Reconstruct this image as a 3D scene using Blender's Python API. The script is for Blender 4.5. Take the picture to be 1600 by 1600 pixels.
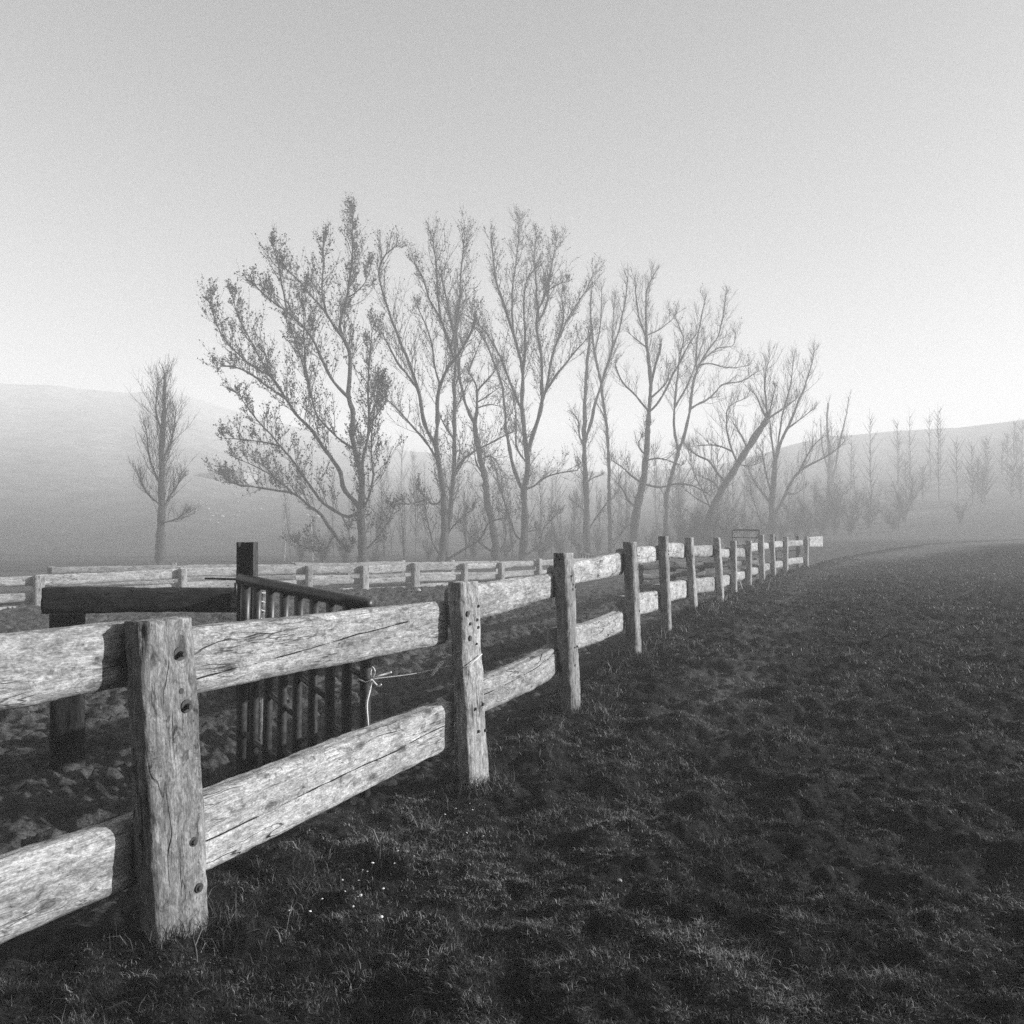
import bpy, math, random
import numpy as np
from mathutils import Vector

for o in list(bpy.data.objects):
    bpy.data.objects.remove(o)
SC = bpy.context.scene
COL = SC.collection
random.seed(7)
RNG = np.random.default_rng(7)

# ------------------------------------------------------------------ camera, sky, sun, exposure
EYE = 1.6
cam = bpy.data.cameras.new('camera')
cam.sensor_fit = 'HORIZONTAL'
cam.sensor_width = 36.0
cam.lens = 36.0 * 1300 / 1600
cam.shift_y = 36 / 1600
cam.clip_start = 0.05
cam.clip_end = 3000
camo = bpy.data.objects.new('camera', cam)
COL.objects.link(camo)
camo.location = (0, 0, EYE)
camo.rotation_euler = (math.radians(90), 0, 0)
SC.camera = camo

SUN_EL = math.radians(19)
SUN_AZ = math.radians(86)            # clockwise from +Y: the sun stands to the right, a little ahead
world = bpy.data.worlds.new('World')
SC.world = world
world.use_nodes = True
nt = world.node_tree
nt.nodes.clear()
sky = nt.nodes.new('ShaderNodeTexSky')
sky.sky_type = 'NISHITA'
sky.sun_disc = False
sky.sun_elevation = SUN_EL
sky.sun_rotation = SUN_AZ
sky.dust_density = 1.0
bw = nt.nodes.new('ShaderNodeRGBToBW')   # black-and-white film
bg = nt.nodes.new('ShaderNodeBackground')
bg.inputs['Strength'].default_value = 0.080
wo = nt.nodes.new('ShaderNodeOutputWorld')
nt.links.new(sky.outputs['Color'], bw.inputs['Color'])
nt.links.new(bw.outputs['Val'], bg.inputs['Color'])
nt.links.new(bg.outputs['Background'], wo.inputs['Surface'])

sl = bpy.data.lights.new('sun', 'SUN')
sl.energy = 5.0
sl.angle = math.radians(0.6)
sl.color = (1.0, 1.0, 1.0)
so = bpy.data.objects.new('sun', sl)
COL.objects.link(so)
sdir = Vector((math.sin(SUN_AZ) * math.cos(SUN_EL), math.cos(SUN_AZ) * math.cos(SUN_EL), math.sin(SUN_EL)))
so.rotation_euler = sdir.to_track_quat('Z', 'Y').to_euler()
so.location = (30, 10, 40)

SC.view_settings.view_transform = 'Standard'
SC.view_settings.look = 'None'
SC.view_settings.exposure = 1.22
SC.view_settings.gamma = 1.0
SC.render.engine = 'CYCLES'
SC.cycles.max_bounces = 6
SC.cycles.diffuse_bounces = 3
SC.cycles.volume_bounces = 1
SC.cycles.use_denoising = False
SC.cycles.use_adaptive_sampling = False

HAZE_DENSITY = 0.0050
HAZE_TOP = 46.0

# ------------------------------------------------------------------ helpers
F = 1300.0
def P(px, py, d):
    return np.array([(px - 800) * d / F, d, EYE - (py - 836) * d / F])

def tag(o, label=None, cat=None, group=None, kind=None):
    if label: o['label'] = label
    if cat: o['category'] = cat
    if group: o['group'] = group
    if kind: o['kind'] = kind
    return o

def empty(name, loc, label, cat, group=None):
    o = bpy.data.objects.new(name, None)
    COL.objects.link(o)
    o.location = tuple(float(c) for c in loc)
    o.empty_display_size = 0.2
    return tag(o, label, cat, group)

def link_mesh(name, V, Fs, mat, parent=None, smooth=True, attrs=None):
    """V (n,3) world space; Fs: list of (m,k) int arrays; the object sits at its parent's location"""
    V = np.asarray(V, dtype=np.float32)
    if parent is not None:
        V = V - np.array(parent_world(parent), dtype=np.float32)
    me = bpy.data.meshes.new(name)
    Fs = [np.asarray(f, dtype=np.int32) for f in (Fs if isinstance(Fs, list) else [Fs]) if len(f)]
    nl = sum(f.size for f in Fs); nf = sum(len(f) for f in Fs)
    me.vertices.add(len(V)); me.vertices.foreach_set('co', V.ravel())
    me.loops.add(nl); me.loops.foreach_set('vertex_index', np.concatenate([f.ravel() for f in Fs]))
    me.polygons.add(nf)
    starts = []; c = 0
    for f in Fs:
        k = f.shape[1]
        starts.append(c + np.arange(len(f), dtype=np.int32) * k); c += f.size
    me.polygons.foreach_set('loop_start', np.concatenate(starts).astype(np.int32))
    me.polygons.foreach_set('use_smooth', np.full(nf, smooth, dtype=bool))
    me.update(calc_edges=True)
    for k, a in (attrs or {}).items():
        a = np.asarray(a, dtype=np.float32)
        if a.ndim == 1:
            at = me.attributes.new(k, 'FLOAT', 'POINT'); at.data.foreach_set('value', a)
        else:
            at = me.attributes.new(k, 'FLOAT_VECTOR', 'POINT'); at.data.foreach_set('vector', a.ravel())
    me.materials.append(mat)
    o = bpy.data.objects.new(name, me)
    COL.objects.link(o)
    if parent is not None:
        o.parent = parent
    return o

def parent_world(p):
    l = np.array(p.location)
    while p.parent is not None:
        p = p.parent; l = l + np.array(p.location)
    return l

def copy_tree(o, parent=None):
    c = o.copy(); COL.objects.link(c)
    if parent is not None: c.parent = parent
    for ch in list(o.children): copy_tree(ch, c)
    return c

def _hash(ix, iy, iz, seed):
    h = (ix * 374761393 + iy * 668265263 + iz * 2147483647 + seed * 974634777) & 0xFFFFFFFF
    h = ((h ^ (h >> 13)) * 1274126177) & 0xFFFFFFFF
    h = ((h ^ (h >> 16)) * 2246822519) & 0xFFFFFFFF
    return ((h ^ (h >> 15)) & 0xFFFFFF) / float(0xFFFFFF)

def vnoise(p, seed=0):
    p = np.asarray(p, dtype=np.float64)
    if p.shape[1] == 2: p = np.column_stack([p, np.zeros(len(p))])
    i = np.floor(p).astype(np.int64); f = p - i
    f = f * f * (3 - 2 * f)
    r = 0
    for dx in (0, 1):
        wx = f[:, 0] if dx else 1 - f[:, 0]
        for dy in (0, 1):
            wy = f[:, 1] if dy else 1 - f[:, 1]
            for dz in (0, 1):
                wz = f[:, 2] if dz else 1 - f[:, 2]
                r = r + wx * wy * wz * _hash(i[:, 0] + dx, i[:, 1] + dy, i[:, 2] + dz, seed)
    return r * 2 - 1

def fbm(p, seed=0, oct=4, gain=.5):
    p = np.asarray(p, dtype=np.float64); r = 0; a = 1; t = 0
    for k in range(oct):
        r = r + a * vnoise(p * 2.03 ** k + 17.3 * k, seed + k); t += a; a *= gain
    return r / t

def sstep(a, b, x):
    t = np.clip((x - a) / (b - a), 0, 1)
    return t * t * (3 - 2 * t)

def tubes(Pt, R, S=4, cap=True):
    """Pt (M,K,3), R (M,K) -> verts, [quads, caps]"""
    Pt = np.asarray(Pt, dtype=np.float64); R = np.asarray(R, dtype=np.float64)
    M, K, _ = Pt.shape
    T = np.gradient(Pt, axis=1)
    T /= np.linalg.norm(T, axis=2, keepdims=True) + 1e-9
    mt = T.mean(axis=1); mt /= np.linalg.norm(mt, axis=1, keepdims=True) + 1e-9
    ref = np.where(np.abs(mt[:, 2:3]) < .8, np.array([[0, 0, 1.0]]), np.array([[1.0, 0, 0]]))
    ref = np.repeat(ref[:, None, :], K, 1)
    n1 = np.cross(T, ref); n1 /= np.linalg.norm(n1, axis=2, keepdims=True) + 1e-9
    n2 = np.cross(T, n1)
    a = np.arange(S) * 2 * np.pi / S
    V = Pt[:, :, None, :] + R[:, :, None, None] * (np.cos(a)[None, None, :, None] * n1[:, :, None, :] + np.sin(a)[None, None, :, None] * n2[:, :, None, :])
    V = V.reshape(-1, 3)
    base = (np.arange(M) * K * S)[:, None, None]
    k = (np.arange(K - 1) * S)[None, :, None]
    s = np.arange(S)[None, None, :]; s2 = (s + 1) % S
    q = np.stack([base + k + s, base + k + s2, base + k + S + s2, base + k + S + s], axis=-1).reshape(-1, 4)
    Fs = [q]
    if cap:
        c1 = (np.arange(M) * K * S)[:, None] + np.arange(S)[None, ::-1]
        c2 = (np.arange(M) * K * S + (K - 1) * S)[:, None] + np.arange(S)[None, :]
        Fs.append(np.concatenate([c1, c2]))
    return V, Fs

def join(parts):
    """[(V,[F..]),...] -> V,[F by size]"""
    Vs = []; by = {}; n = 0
    for V, Fs in parts:
        Vs.append(V)
        for f in Fs:
            if len(f): by.setdefault(f.shape[1], []).append(f + n)
        n += len(V)
    return np.concatenate(Vs), [np.concatenate(v) for v in by.values()]

def resample(pts, n):
    pts = np.asarray(pts, dtype=np.float64)
    # Catmull-Rom through the points, then even spacing
    if len(pts) > 2:
        e = np.vstack([2 * pts[0] - pts[1], pts, 2 * pts[-1] - pts[-2]])
        out = []
        for i in range(1, len(e) - 2):
            p0, p1, p2, p3 = e[i - 1], e[i], e[i + 1], e[i + 2]
            for t in np.linspace(0, 1, 8, endpoint=False):
                out.append(.5 * (2 * p1 + (p2 - p0) * t + (2 * p0 - 5 * p1 + 4 * p2 - p3) * t * t + (3 * p1 - p0 - 3 * p2 + p3) * t ** 3))
        out.append(pts[-1]); pts = np.array(out)
    s = np.concatenate([[0], np.cumsum(np.linalg.norm(np.diff(pts, axis=0), axis=1))])
    u = np.linspace(0, s[-1], n)
    return np.column_stack([np.interp(u, s, pts[:, k]) for k in range(3)])

def tube_path(pts, r, S=8, n=None):
    pts = resample(pts, n or max(len(pts), 2)) if n else np.asarray(pts, float)
    R = np.full(len(pts), r) if np.isscalar(r) else np.interp(np.linspace(0, 1, len(pts)), np.linspace(0, 1, len(r)), r)
    return tubes(pts[None], R[None], S)

# ------------------------------------------------------------------ materials (all greys: the photograph is black-and-white)
class NT:
    def __init__(self, name, rough=.8, spec=.3):
        self.m = bpy.data.materials.new(name); self.m.use_nodes = True
        self.t = self.m.node_tree
        self.b = self.t.nodes['Principled BSDF']
        self.b.inputs['Roughness'].default_value = rough
        self.b.inputs['Specular IOR Level'].default_value = spec
    def n(self, typ, **kw):
        x = self.t.nodes.new(typ)
        for k, v in kw.items(): setattr(x, k, v)
        return x
    def lk(self, a, b): self.t.links.new(a, b)
    def val(self, s, i):
        if isinstance(s, (int, float)): i.default_value = s
        else: self.lk(s, i)
    def math(self, op, a, b=0.0, c=0.0):
        x = self.n('ShaderNodeMath', operation=op)
        self.val(a, x.inputs[0]); self.val(b, x.inputs[1])
        if op in ('MULTIPLY_ADD', 'SMOOTH_MIN', 'SMOOTH_MAX'): self.val(c, x.inputs[2])
        return x.outputs[0]
    def ramp(self, s, lo, hi, a=0.0, b=1.0):
        x = self.n('ShaderNodeMapRange', interpolation_type='SMOOTHSTEP')
        self.val(s, x.inputs['Value'])
        x.inputs['From Min'].default_value = lo; x.inputs['From Max'].default_value = hi
        x.inputs['To Min'].default_value = a; x.inputs['To Max'].default_value = b
        return x.outputs['Result']
    def attr(self, name): return self.n('ShaderNodeAttribute', attribute_name=name)
    def scale(self, vec, s):
        x = self.n('ShaderNodeVectorMath', operation='MULTIPLY')
        self.lk(vec, x.inputs[0]); x.inputs[1].default_value = s
        return x.outputs[0]
    def noise(self, vec, sc=1.0, det=4.0, rough=.55, dist=0.0):
        x = self.n('ShaderNodeTexNoise')
        x.inputs['Scale'].default_value = sc; x.inputs['Detail'].default_value = det
        x.inputs['Roughness'].default_value = rough; x.inputs['Distortion'].default_value = dist
        self.lk(vec, x.inputs['Vector'])
        return x.outputs['Fac']
    def voro(self, vec, sc=1.0, feat='F1', rnd=1.0):
        x = self.n('ShaderNodeTexVoronoi', feature=feat)
        x.inputs['Scale'].default_value = sc
        x.inputs['Randomness'].default_value = rnd
        self.lk(vec, x.inputs['Vector'])
        return x.outputs['Distance']
    def color(self, s):
        self.lk(s, self.b.inputs['Base Color'])
    def bump(self, h, strength=.5, dist=.01):
        x = self.n('ShaderNodeBump'); x.inputs['Strength'].default_value = strength; x.inputs['Distance'].default_value = dist
        self.lk(h, x.inputs['Height']); self.lk(x.outputs['Normal'], self.b.inputs['Normal'])

def wood_material(name, lo, hi, stain=.5, cracks=1.0):
    w = NT(name, .88, .2)
    gc = w.attr('gc').outputs['Vector']
    big = w.noise(w.scale(gc, (2.2, 7, 7)), 1, 5, .6, .4)
    grain = w.noise(w.scale(gc, (5, 95, 95)), 1, 4, .65, .3)
    fine = w.noise(w.scale(gc, (26, 330, 330)), 1, 3, .6)
    blot = w.noise(w.scale(gc, (9, 16, 16)), 1, 6, .7, .8)
    ctr = w.noise(w.scale(gc, (1.25, 7.5, 7.5)), 1, 2.5, .45, .25)      # contour lines of a stretched noise = checks in the wood
    ck = w.math('ABSOLUTE', w.math('SUBTRACT', ctr, .53))
    msk = w.ramp(w.noise(w.scale(gc, (1.6, 3, 3)), 1, 2), .47, .60)
    crack = w.math('MULTIPLY', w.ramp(ck, .0015, .009, 1, 0), msk)
    ctr2 = w.noise(w.scale(gc, (2.6, 30, 30)), 1, 2, .5, .2)
    ck2 = w.math('ABSOLUTE', w.math('SUBTRACT', ctr2, .5))
    msk2 = w.ramp(w.noise(w.scale(gc, (3.1, 6, 6)), 1, 2), .52, .66)
    crack2 = w.math('MULTIPLY', w.math('MULTIPLY', w.ramp(ck2, .004, .022, 1, 0), msk2), .75)
    kn = w.voro(w.scale(gc, (2.6, 6.2, 6.2)), 1)
    knot = w.ramp(kn, .06, .20, 1, 0)
    ring = w.math('MULTIPLY', w.ramp(w.math('ABSOLUTE', w.math('SINE', w.math('MULTIPLY', kn, 60))), .75, 1.0), w.ramp(kn, .16, .42, 1, 0))
    spk = w.ramp(w.voro(w.scale(gc, (30, 38, 38)), 1), .05, .16, 1, 0)
    spk = w.math('MULTIPLY', spk, w.ramp(w.noise(w.scale(gc, (7, 9, 9)), 1, 3), .50, .64))
    dot = w.noise(w.scale(gc, (70, 150, 150)), 1, 6, .75)
    mot = w.noise(w.scale(gc, (16, 34, 34)), 1, 6, .72, .6)
    rnd = w.n('ShaderNodeObjectInfo').outputs['Random']
    c = w.math('MULTIPLY', w.ramp(big, .28, .72, lo, hi), w.math('MULTIPLY_ADD', rnd, .38, .80))
    sp = w.math('ABSOLUTE', w.attr('split').outputs['Fac'])
    spw = w.math('MULTIPLY', w.ramp(w.noise(w.scale(gc, (5, 5, 5)), 1, 3), .36, .60), .0042)
    split = w.math('LESS_THAN', sp, spw)
    c = w.math('MULTIPLY', c, w.ramp(grain, .28, .68, .70, 1.12))
    c = w.math('MULTIPLY', c, w.ramp(fine, .3, .7, .80, 1.14))
    c = w.math('MULTIPLY', c, w.ramp(dot, .36, .64, .62, 1.22))
    c = w.math('MULTIPLY', c, w.ramp(mot, .36, .62, 1.14, .62))
    c = w.math('MULTIPLY', c, w.ramp(blot, .53, .68, 1.0, 1.0 - stain * .85))
    c = w.math('MULTIPLY', c, w.math('SUBTRACT', 1.0, w.math('MULTIPLY', knot, .72)))
    c = w.math('MULTIPLY', c, w.math('SUBTRACT', 1.0, w.math('MULTIPLY', ring, .32)))
    c = w.math('MULTIPLY', c, w.math('SUBTRACT', 1.0, w.math('MULTIPLY', crack, .95 * cracks)))
    c = w.math('MULTIPLY', c, w.math('SUBTRACT', 1.0, w.math('MULTIPLY', crack2, .85 * cracks)))
    c = w.math('MULTIPLY', c, w.math('SUBTRACT', 1.0, w.math('MULTIPLY', spk, .8)))
    tk = w.math('ABSOLUTE', w.math('SUBTRACT', w.noise(w.scale(gc, (38, 6, 6)), 1, 2, .5, .3), .5))
    tick = w.math('MULTIPLY', w.ramp(tk, .003, .016, 1, 0), w.ramp(w.noise(w.scale(gc, (3.7, 11, 11)), 1, 3), .58, .68))
    c = w.math('MULTIPLY', c, w.math('SUBTRACT', 1.0, w.math('MULTIPLY', tick, .6)))
    c = w.math('MULTIPLY', c, w.math('SUBTRACT', 1.0, w.math('MULTIPLY', split, .95)))
    w.color(c)
    h = w.math('ADD', w.math('MULTIPLY', grain, .5), w.math('MULTIPLY', fine, .25))
    h = w.math('SUBTRACT', h, w.math('MULTIPLY', crack, 1.6))
    h = w.math('SUBTRACT', h, w.math('MULTIPLY', crack2, 1.0))
    h = w.math('ADD', h, w.math('MULTIPLY', mot, -.5)); h = w.math('ADD', h, w.math('MULTIPLY', dot, .35))
    w.bump(h, .9, .006)
    return w.m

M_RAIL = wood_material('weathered_rail_wood', .32, .54, .7)
M_POST = wood_material('weathered_post_wood', .24, .44, .75)
M_POSTOLD = wood_material('oldest_post_wood', .15, .34, .85)
M_OLD = wood_material('far_fence_wood', .26, .46, .7)
M_DARK = wood_material('shade_dark_wood', .02, .05, .4)  # shadow on the left sleeper put into a near-black wood colour

def plain(name, v, rough=.6, spec=.4, nsc=30.0, var=.4, bump=.15, metal=0.0):
    w = NT(name, rough, spec)
    g = w.n('ShaderNodeTexCoord').outputs['Object']
    n = w.noise(g, nsc, 5, .65)
    w.color(w.ramp(n, .3, .7, v * (1 - var), v * (1 + var)))
    w.b.inputs['Metallic'].default_value = metal
    w.bump(n, bump, .004)
    return w.m

M_STEEL = plain('dark_painted_steel', .04, .42, .45, 24, .5)
M_BOLT = plain('rusted_bolt_steel', .035, .6, .4, 120, .5)
M_TWINE = plain('pale_baling_twine', .72, .8, .2, 200, .15)
M_STONE = plain('pale_stone', .28, .9, .2, 20, .25, .5)
M_SHED = plain('pale_render', .22, .9, .2, 3, .12)
M_SHEDROOF = plain('pale_sheet_roof', .24, .7, .3, 3, .15)
M_BARK = plain('poplar_bark', .05, .95, .1, 9, .45, .8)
M_TWIG = plain('twig_bark', .04, .95, .1, 5, .3, .0)
M_LEAF = plain('dry_leaves', .035, .8, .2, 3, .5, .0)
M_PALEBARK = plain('pale_birch_bark', .7, .9, .1, 7, .35, .2)
M_FLOWER = plain('white_petals', .8, .8, .2, 40, .05, .0)

def ground_material():
    w = NT('turf_and_mud', .95, .1)
    co = w.n('ShaderNodeTexCoord').outputs['Object']
    fld = w.attr('field').outputs['Fac']
    n1 = w.noise(co, 1.1, 6, .6)
    n2 = w.noise(co, 9, 6, .7)
    n3 = w.noise(co, 75, 6, .8)
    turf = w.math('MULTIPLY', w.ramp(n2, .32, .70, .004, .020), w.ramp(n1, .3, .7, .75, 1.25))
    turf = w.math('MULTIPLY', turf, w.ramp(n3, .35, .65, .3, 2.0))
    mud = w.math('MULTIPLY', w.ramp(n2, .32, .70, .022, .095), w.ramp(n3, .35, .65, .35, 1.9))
    mud = w.math('MULTIPLY', mud, w.ramp(n1, .3, .7, .75, 1.2))
    trk = w.attr('track').outputs['Fac']
    turf = w.math('ADD', turf, w.math('MULTIPLY', w.math('MULTIPLY', trk, .11), w.ramp(n2, .3, .7, .5, 1.2)))
    mx = w.n('ShaderNodeMix', data_type='FLOAT')
    w.lk(fld, mx.inputs[0]); w.lk(turf, mx.inputs[2]); w.lk(mud, mx.inputs[3])
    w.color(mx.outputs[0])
    h = w.math('ADD', w.math('MULTIPLY', n2, .8), w.math('MULTIPLY', n3, .35))
    w.bump(h, 1.0, .035)
    return w.m
M_GROUND = ground_material()

def hill_material():
    w = NT('hill_pasture_mist_fade', .95, .1)
    co = w.n('ShaderNodeTexCoord').outputs['Object']
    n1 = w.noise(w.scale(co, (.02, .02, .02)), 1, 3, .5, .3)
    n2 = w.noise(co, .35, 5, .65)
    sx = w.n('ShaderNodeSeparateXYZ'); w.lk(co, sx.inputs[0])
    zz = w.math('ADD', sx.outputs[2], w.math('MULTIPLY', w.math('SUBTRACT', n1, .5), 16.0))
    c = w.math('MULTIPLY', w.ramp(zz, -4, 24, .05, .24), w.ramp(n2, .35, .65, .82, 1.18))  # paler upslope: fading into mist is put into the colour
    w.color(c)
    return w.m
M_HILL = hill_material()

def blade_material(name, lo, hi):
    w = NT(name, .6, .28)
    w.color(w.ramp(w.attr('tone').outputs['Fac'], 0, 1, lo, hi))
    return w.m
M_GRASS = blade_material('grass_blades', .005, .25)

# ------------------------------------------------------------------ fence line and terrain
#         px_top  py_top px_bot py_bot  d    along  thick
POSTS = [(246, 968, 274, 1445, 3.50, .27, .13),
         (724, 909, 741, 1216, 5.60, .27, .115),
         (880, 864, 892, 1100, 7.50, .26, .125),
         (984, 847, 991, 1023, 9.80, .24, .135),
         (1036, 838, 1042, 986, 11.8, .22, .125),
         (1076.5, 840, 1084, 956, 14.4, .26, .125),
         (1120, 840, 1126, 936, 17.0, .26, .13),
         (1146, 845, 1147, 925, 19.7, .26, .13),
         (1170, 845, 1170, 916, 22.5, .24, .14),
         (1189, 836, 1191, 906, 25.0, .24, .15),
         (1206, 835, 1209, 900, 27.5, .24, .14),
         (1228, 839, 1228, 892, 30.5, .26, .15),
         (1260, 838, 1260, 884, 34.0, .26, .15)]
PB = [P(p[2], p[3], p[4]) for p in POSTS]
PTOP = [P(p[0], p[1], p[4]) for p in POSTS]
d0 = PB[0] - PB[1]; d0[2] = 0
EXTRA0 = PB[0] + d0 * 1.0; EXTRA0[2] = -.07
LINE = [EXTRA0 + d0 * 8, EXTRA0] + PB + [np.array([15.2, 38.6, .70]), np.array([19.5, 43.0, 1.0]), np.array([60, 80, 2.6])]
LINE = np.array(LINE)

def fence_coords(x, y):
    """signed distance (positive on the path side) and base height of the fence line"""
    best = np.full(x.shape, 1e9); sg = np.zeros(x.shape); zf = np.zeros(x.shape)
    for a, b in zip(LINE[:-1], LINE[1:]):
        dx, dy = b[0] - a[0], b[1] - a[1]; L2 = dx * dx + dy * dy
        t = np.clip(((x - a[0]) * dx + (y - a[1]) * dy) / L2, 0, 1)
        qx, qy = a[0] + t * dx, a[1] + t * dy
        dd = np.hypot(x - qx, y - qy)
        side = np.sign((x - a[0]) * dy - (y - a[1]) * dx)
        m = dd < best
        best = np.where(m, dd, best); sg = np.where(m, side, sg); zf = np.where(m, a[2] + t * (b[2] - a[2]), zf)
    return best * sg, zf

RIDGE_A = np.radians([-180, -90, -45, -32, -22, -14, -7, 0, 6, 13, 17, 21, 25, 32, 50, 90, 180])
RIDGE_H = np.array([40, 50, 62, 60, 60, 50, 40, 34, 28, 28, 33, 40, 43, 44, 46, 46, 40.])

def ground_z(x, y, detail=True):
    x = np.asarray(x, float); y = np.asarray(y, float)
    s, zf = fence_coords(x, y)
    r = np.hypot(x, y); th = np.arctan2(x, y)
    zp = zf + .012 * np.clip(s, 0, 40) - .03
    zfield = -.20 - .16 * sstep(10, 28, r)
    zfield = zfield + .30 * np.exp(-((y - (25.2 + .25 * (x + 4))) / 1.3) ** 2) * sstep(1, -1, x)
    k = sstep(-1.1, -.05, s)
    far = sstep(30, 60, r)
    z = zfield * (1 - k) + zp * k
    z = z * (1 - far) + far * (zfield * .8 + .2 * zp + .4 * sstep(-5, 40, x) + .9 * sstep(9, 24, x))
    rid = np.interp(th, RIDGE_A, RIDGE_H) * (1 + .10 * fbm(np.column_stack([th.ravel() * 7, r.ravel() * .004]), 5, 3).reshape(th.shape))
    hz = rid * .66 * np.clip((r - 78) / 165, 0, 1.0) ** 1.35
    z = z + hz
    if detail:
        p = np.column_stack([x.ravel(), y.ravel()])
        nearf = (1 - sstep(20, 60, r)).ravel()
        turf = .06 * fbm(p * 1.5, 11, 3) + .085 * fbm(p * np.array([4.2, 5.6]), 12, 3) + .030 * fbm(p * 15, 13, 3)
        clod = np.abs(fbm(p * 4.5, 21, 3))
        mud = .06 * fbm(p * 1.3, 20, 3) + .16 * (clod - .2) + .035 * fbm(p * 17, 22, 2)
        kk = k.ravel()
        dz = (turf * kk + mud * (1 - kk)) * nearf + .5 * fbm(p * .022, 31, 2) * sstep(50, 120, r).ravel()
        z = z + dz.reshape(z.shape)
    return z, k

def track_mask(x, y):
    s, _ = fence_coords(x, y)
    p = np.column_stack([x, y])
    n = fbm(p * 1.1, 55, 3)
    near = np.exp(-((s - 1.25 - .35 * n) / .42) ** 2) * sstep(5, 8, y) * np.clip(.55 + 1.2 * fbm(p * 2.1, 56, 3), 0, 1) * .55
    far = np.exp(-((s - 2.6 - .6 * n) / 1.7) ** 2) * sstep(33, 38, y)
    return np.clip(near + far, 0, 1) * (s > .3)

def build_ground():
    rs = [0.0]; r = .9
    while r < 330:
        rs.append(r); r *= (1.0045 if r < 30 else 1.012) if r > 2 else 1.03
    rs = np.array(rs[1:])
    th = np.concatenate([np.radians(np.arange(-180, -45, 3.0)), np.radians(np.arange(-45, 45, .14)), np.radians(np.arange(45, 180, 3.0))])
    NR, NT_ = len(rs), len(th)
    R, T = np.meshgrid(rs, th, indexing='ij')
    X, Y = R * np.sin(T), R * np.cos(T)
    Z, K = ground_z(X, Y)
    V = np.column_stack([X.ravel(), Y.ravel(), Z.ravel()])
    i = np.arange(NR - 1)[:, None]; j = np.arange(NT_)[None, :]; j2 = (j + 1) % NT_
    q = np.stack([i * NT_ + j, i * NT_ + j2, (i + 1) * NT_ + j2, (i + 1) * NT_ + j], -1)[..., ::-1]
    cut = int(np.searchsorted(rs, 95.0))
    fieldk = (1 - K).ravel()
    qa = q[:cut].reshape(-1, 4)
    nA = (cut + 1) * NT_
    z00, _ = ground_z(np.array([0.0]), np.array([0.0]))
    VA = np.vstack([V[:nA], [[0, 0, z00[0]]]])
    fan = np.column_stack([np.full(NT_, nA), (np.arange(NT_) + 1) % NT_, np.arange(NT_)])
    g = link_mesh('ground', VA, [qa, fan], M_GROUND, attrs={'field': np.append(fieldk[:nA], 0), 'track': track_mask(VA[:, 0], VA[:, 1])})
    tag(g, kind='structure')
    qb = q[cut:].reshape(-1, 4) - cut * NT_
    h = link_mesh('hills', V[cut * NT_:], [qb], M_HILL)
    tag(h, kind='structure')
build_ground()

def gz1(x, y):
    return float(ground_z(np.array([float(x)]), np.array([float(y)]))[0][0])

# ------------------------------------------------------------------ haze
def build_haze():
    x0, x1, y0, y1, z0, z1 = -345, 345, -345, 345, -4.0, HAZE_TOP
    V = np.array([[x, y, z] for z in (z0, z1) for y in (y0, y1) for x in (x0, x1)], float)
    Q = np.array([[0, 2, 3, 1], [4, 5, 7, 6], [0, 1, 5, 4], [2, 6, 7, 3], [0, 4, 6, 2], [1, 3, 7, 5]])
    m = bpy.data.materials.new('mist'); m.use_nodes = True
    t = m.node_tree; t.nodes.clear()
    pv = t.nodes.new('ShaderNodeVolumePrincipled')
    pv.inputs['Color'].default_value = (.96, .96, .96, 1)
    pv.inputs['Density'].default_value = HAZE_DENSITY
    pv.inputs['Anisotropy'].default_value = .0
    out = t.nodes.new('ShaderNodeOutputMaterial')
    t.links.new(pv.outputs['Volume'], out.inputs['Volume'])
    o = link_mesh('haze', V, [Q], m, smooth=False)
    tag(o, kind='stuff', label='pale morning mist filling the valley', cat='mist')
build_haze()

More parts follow.
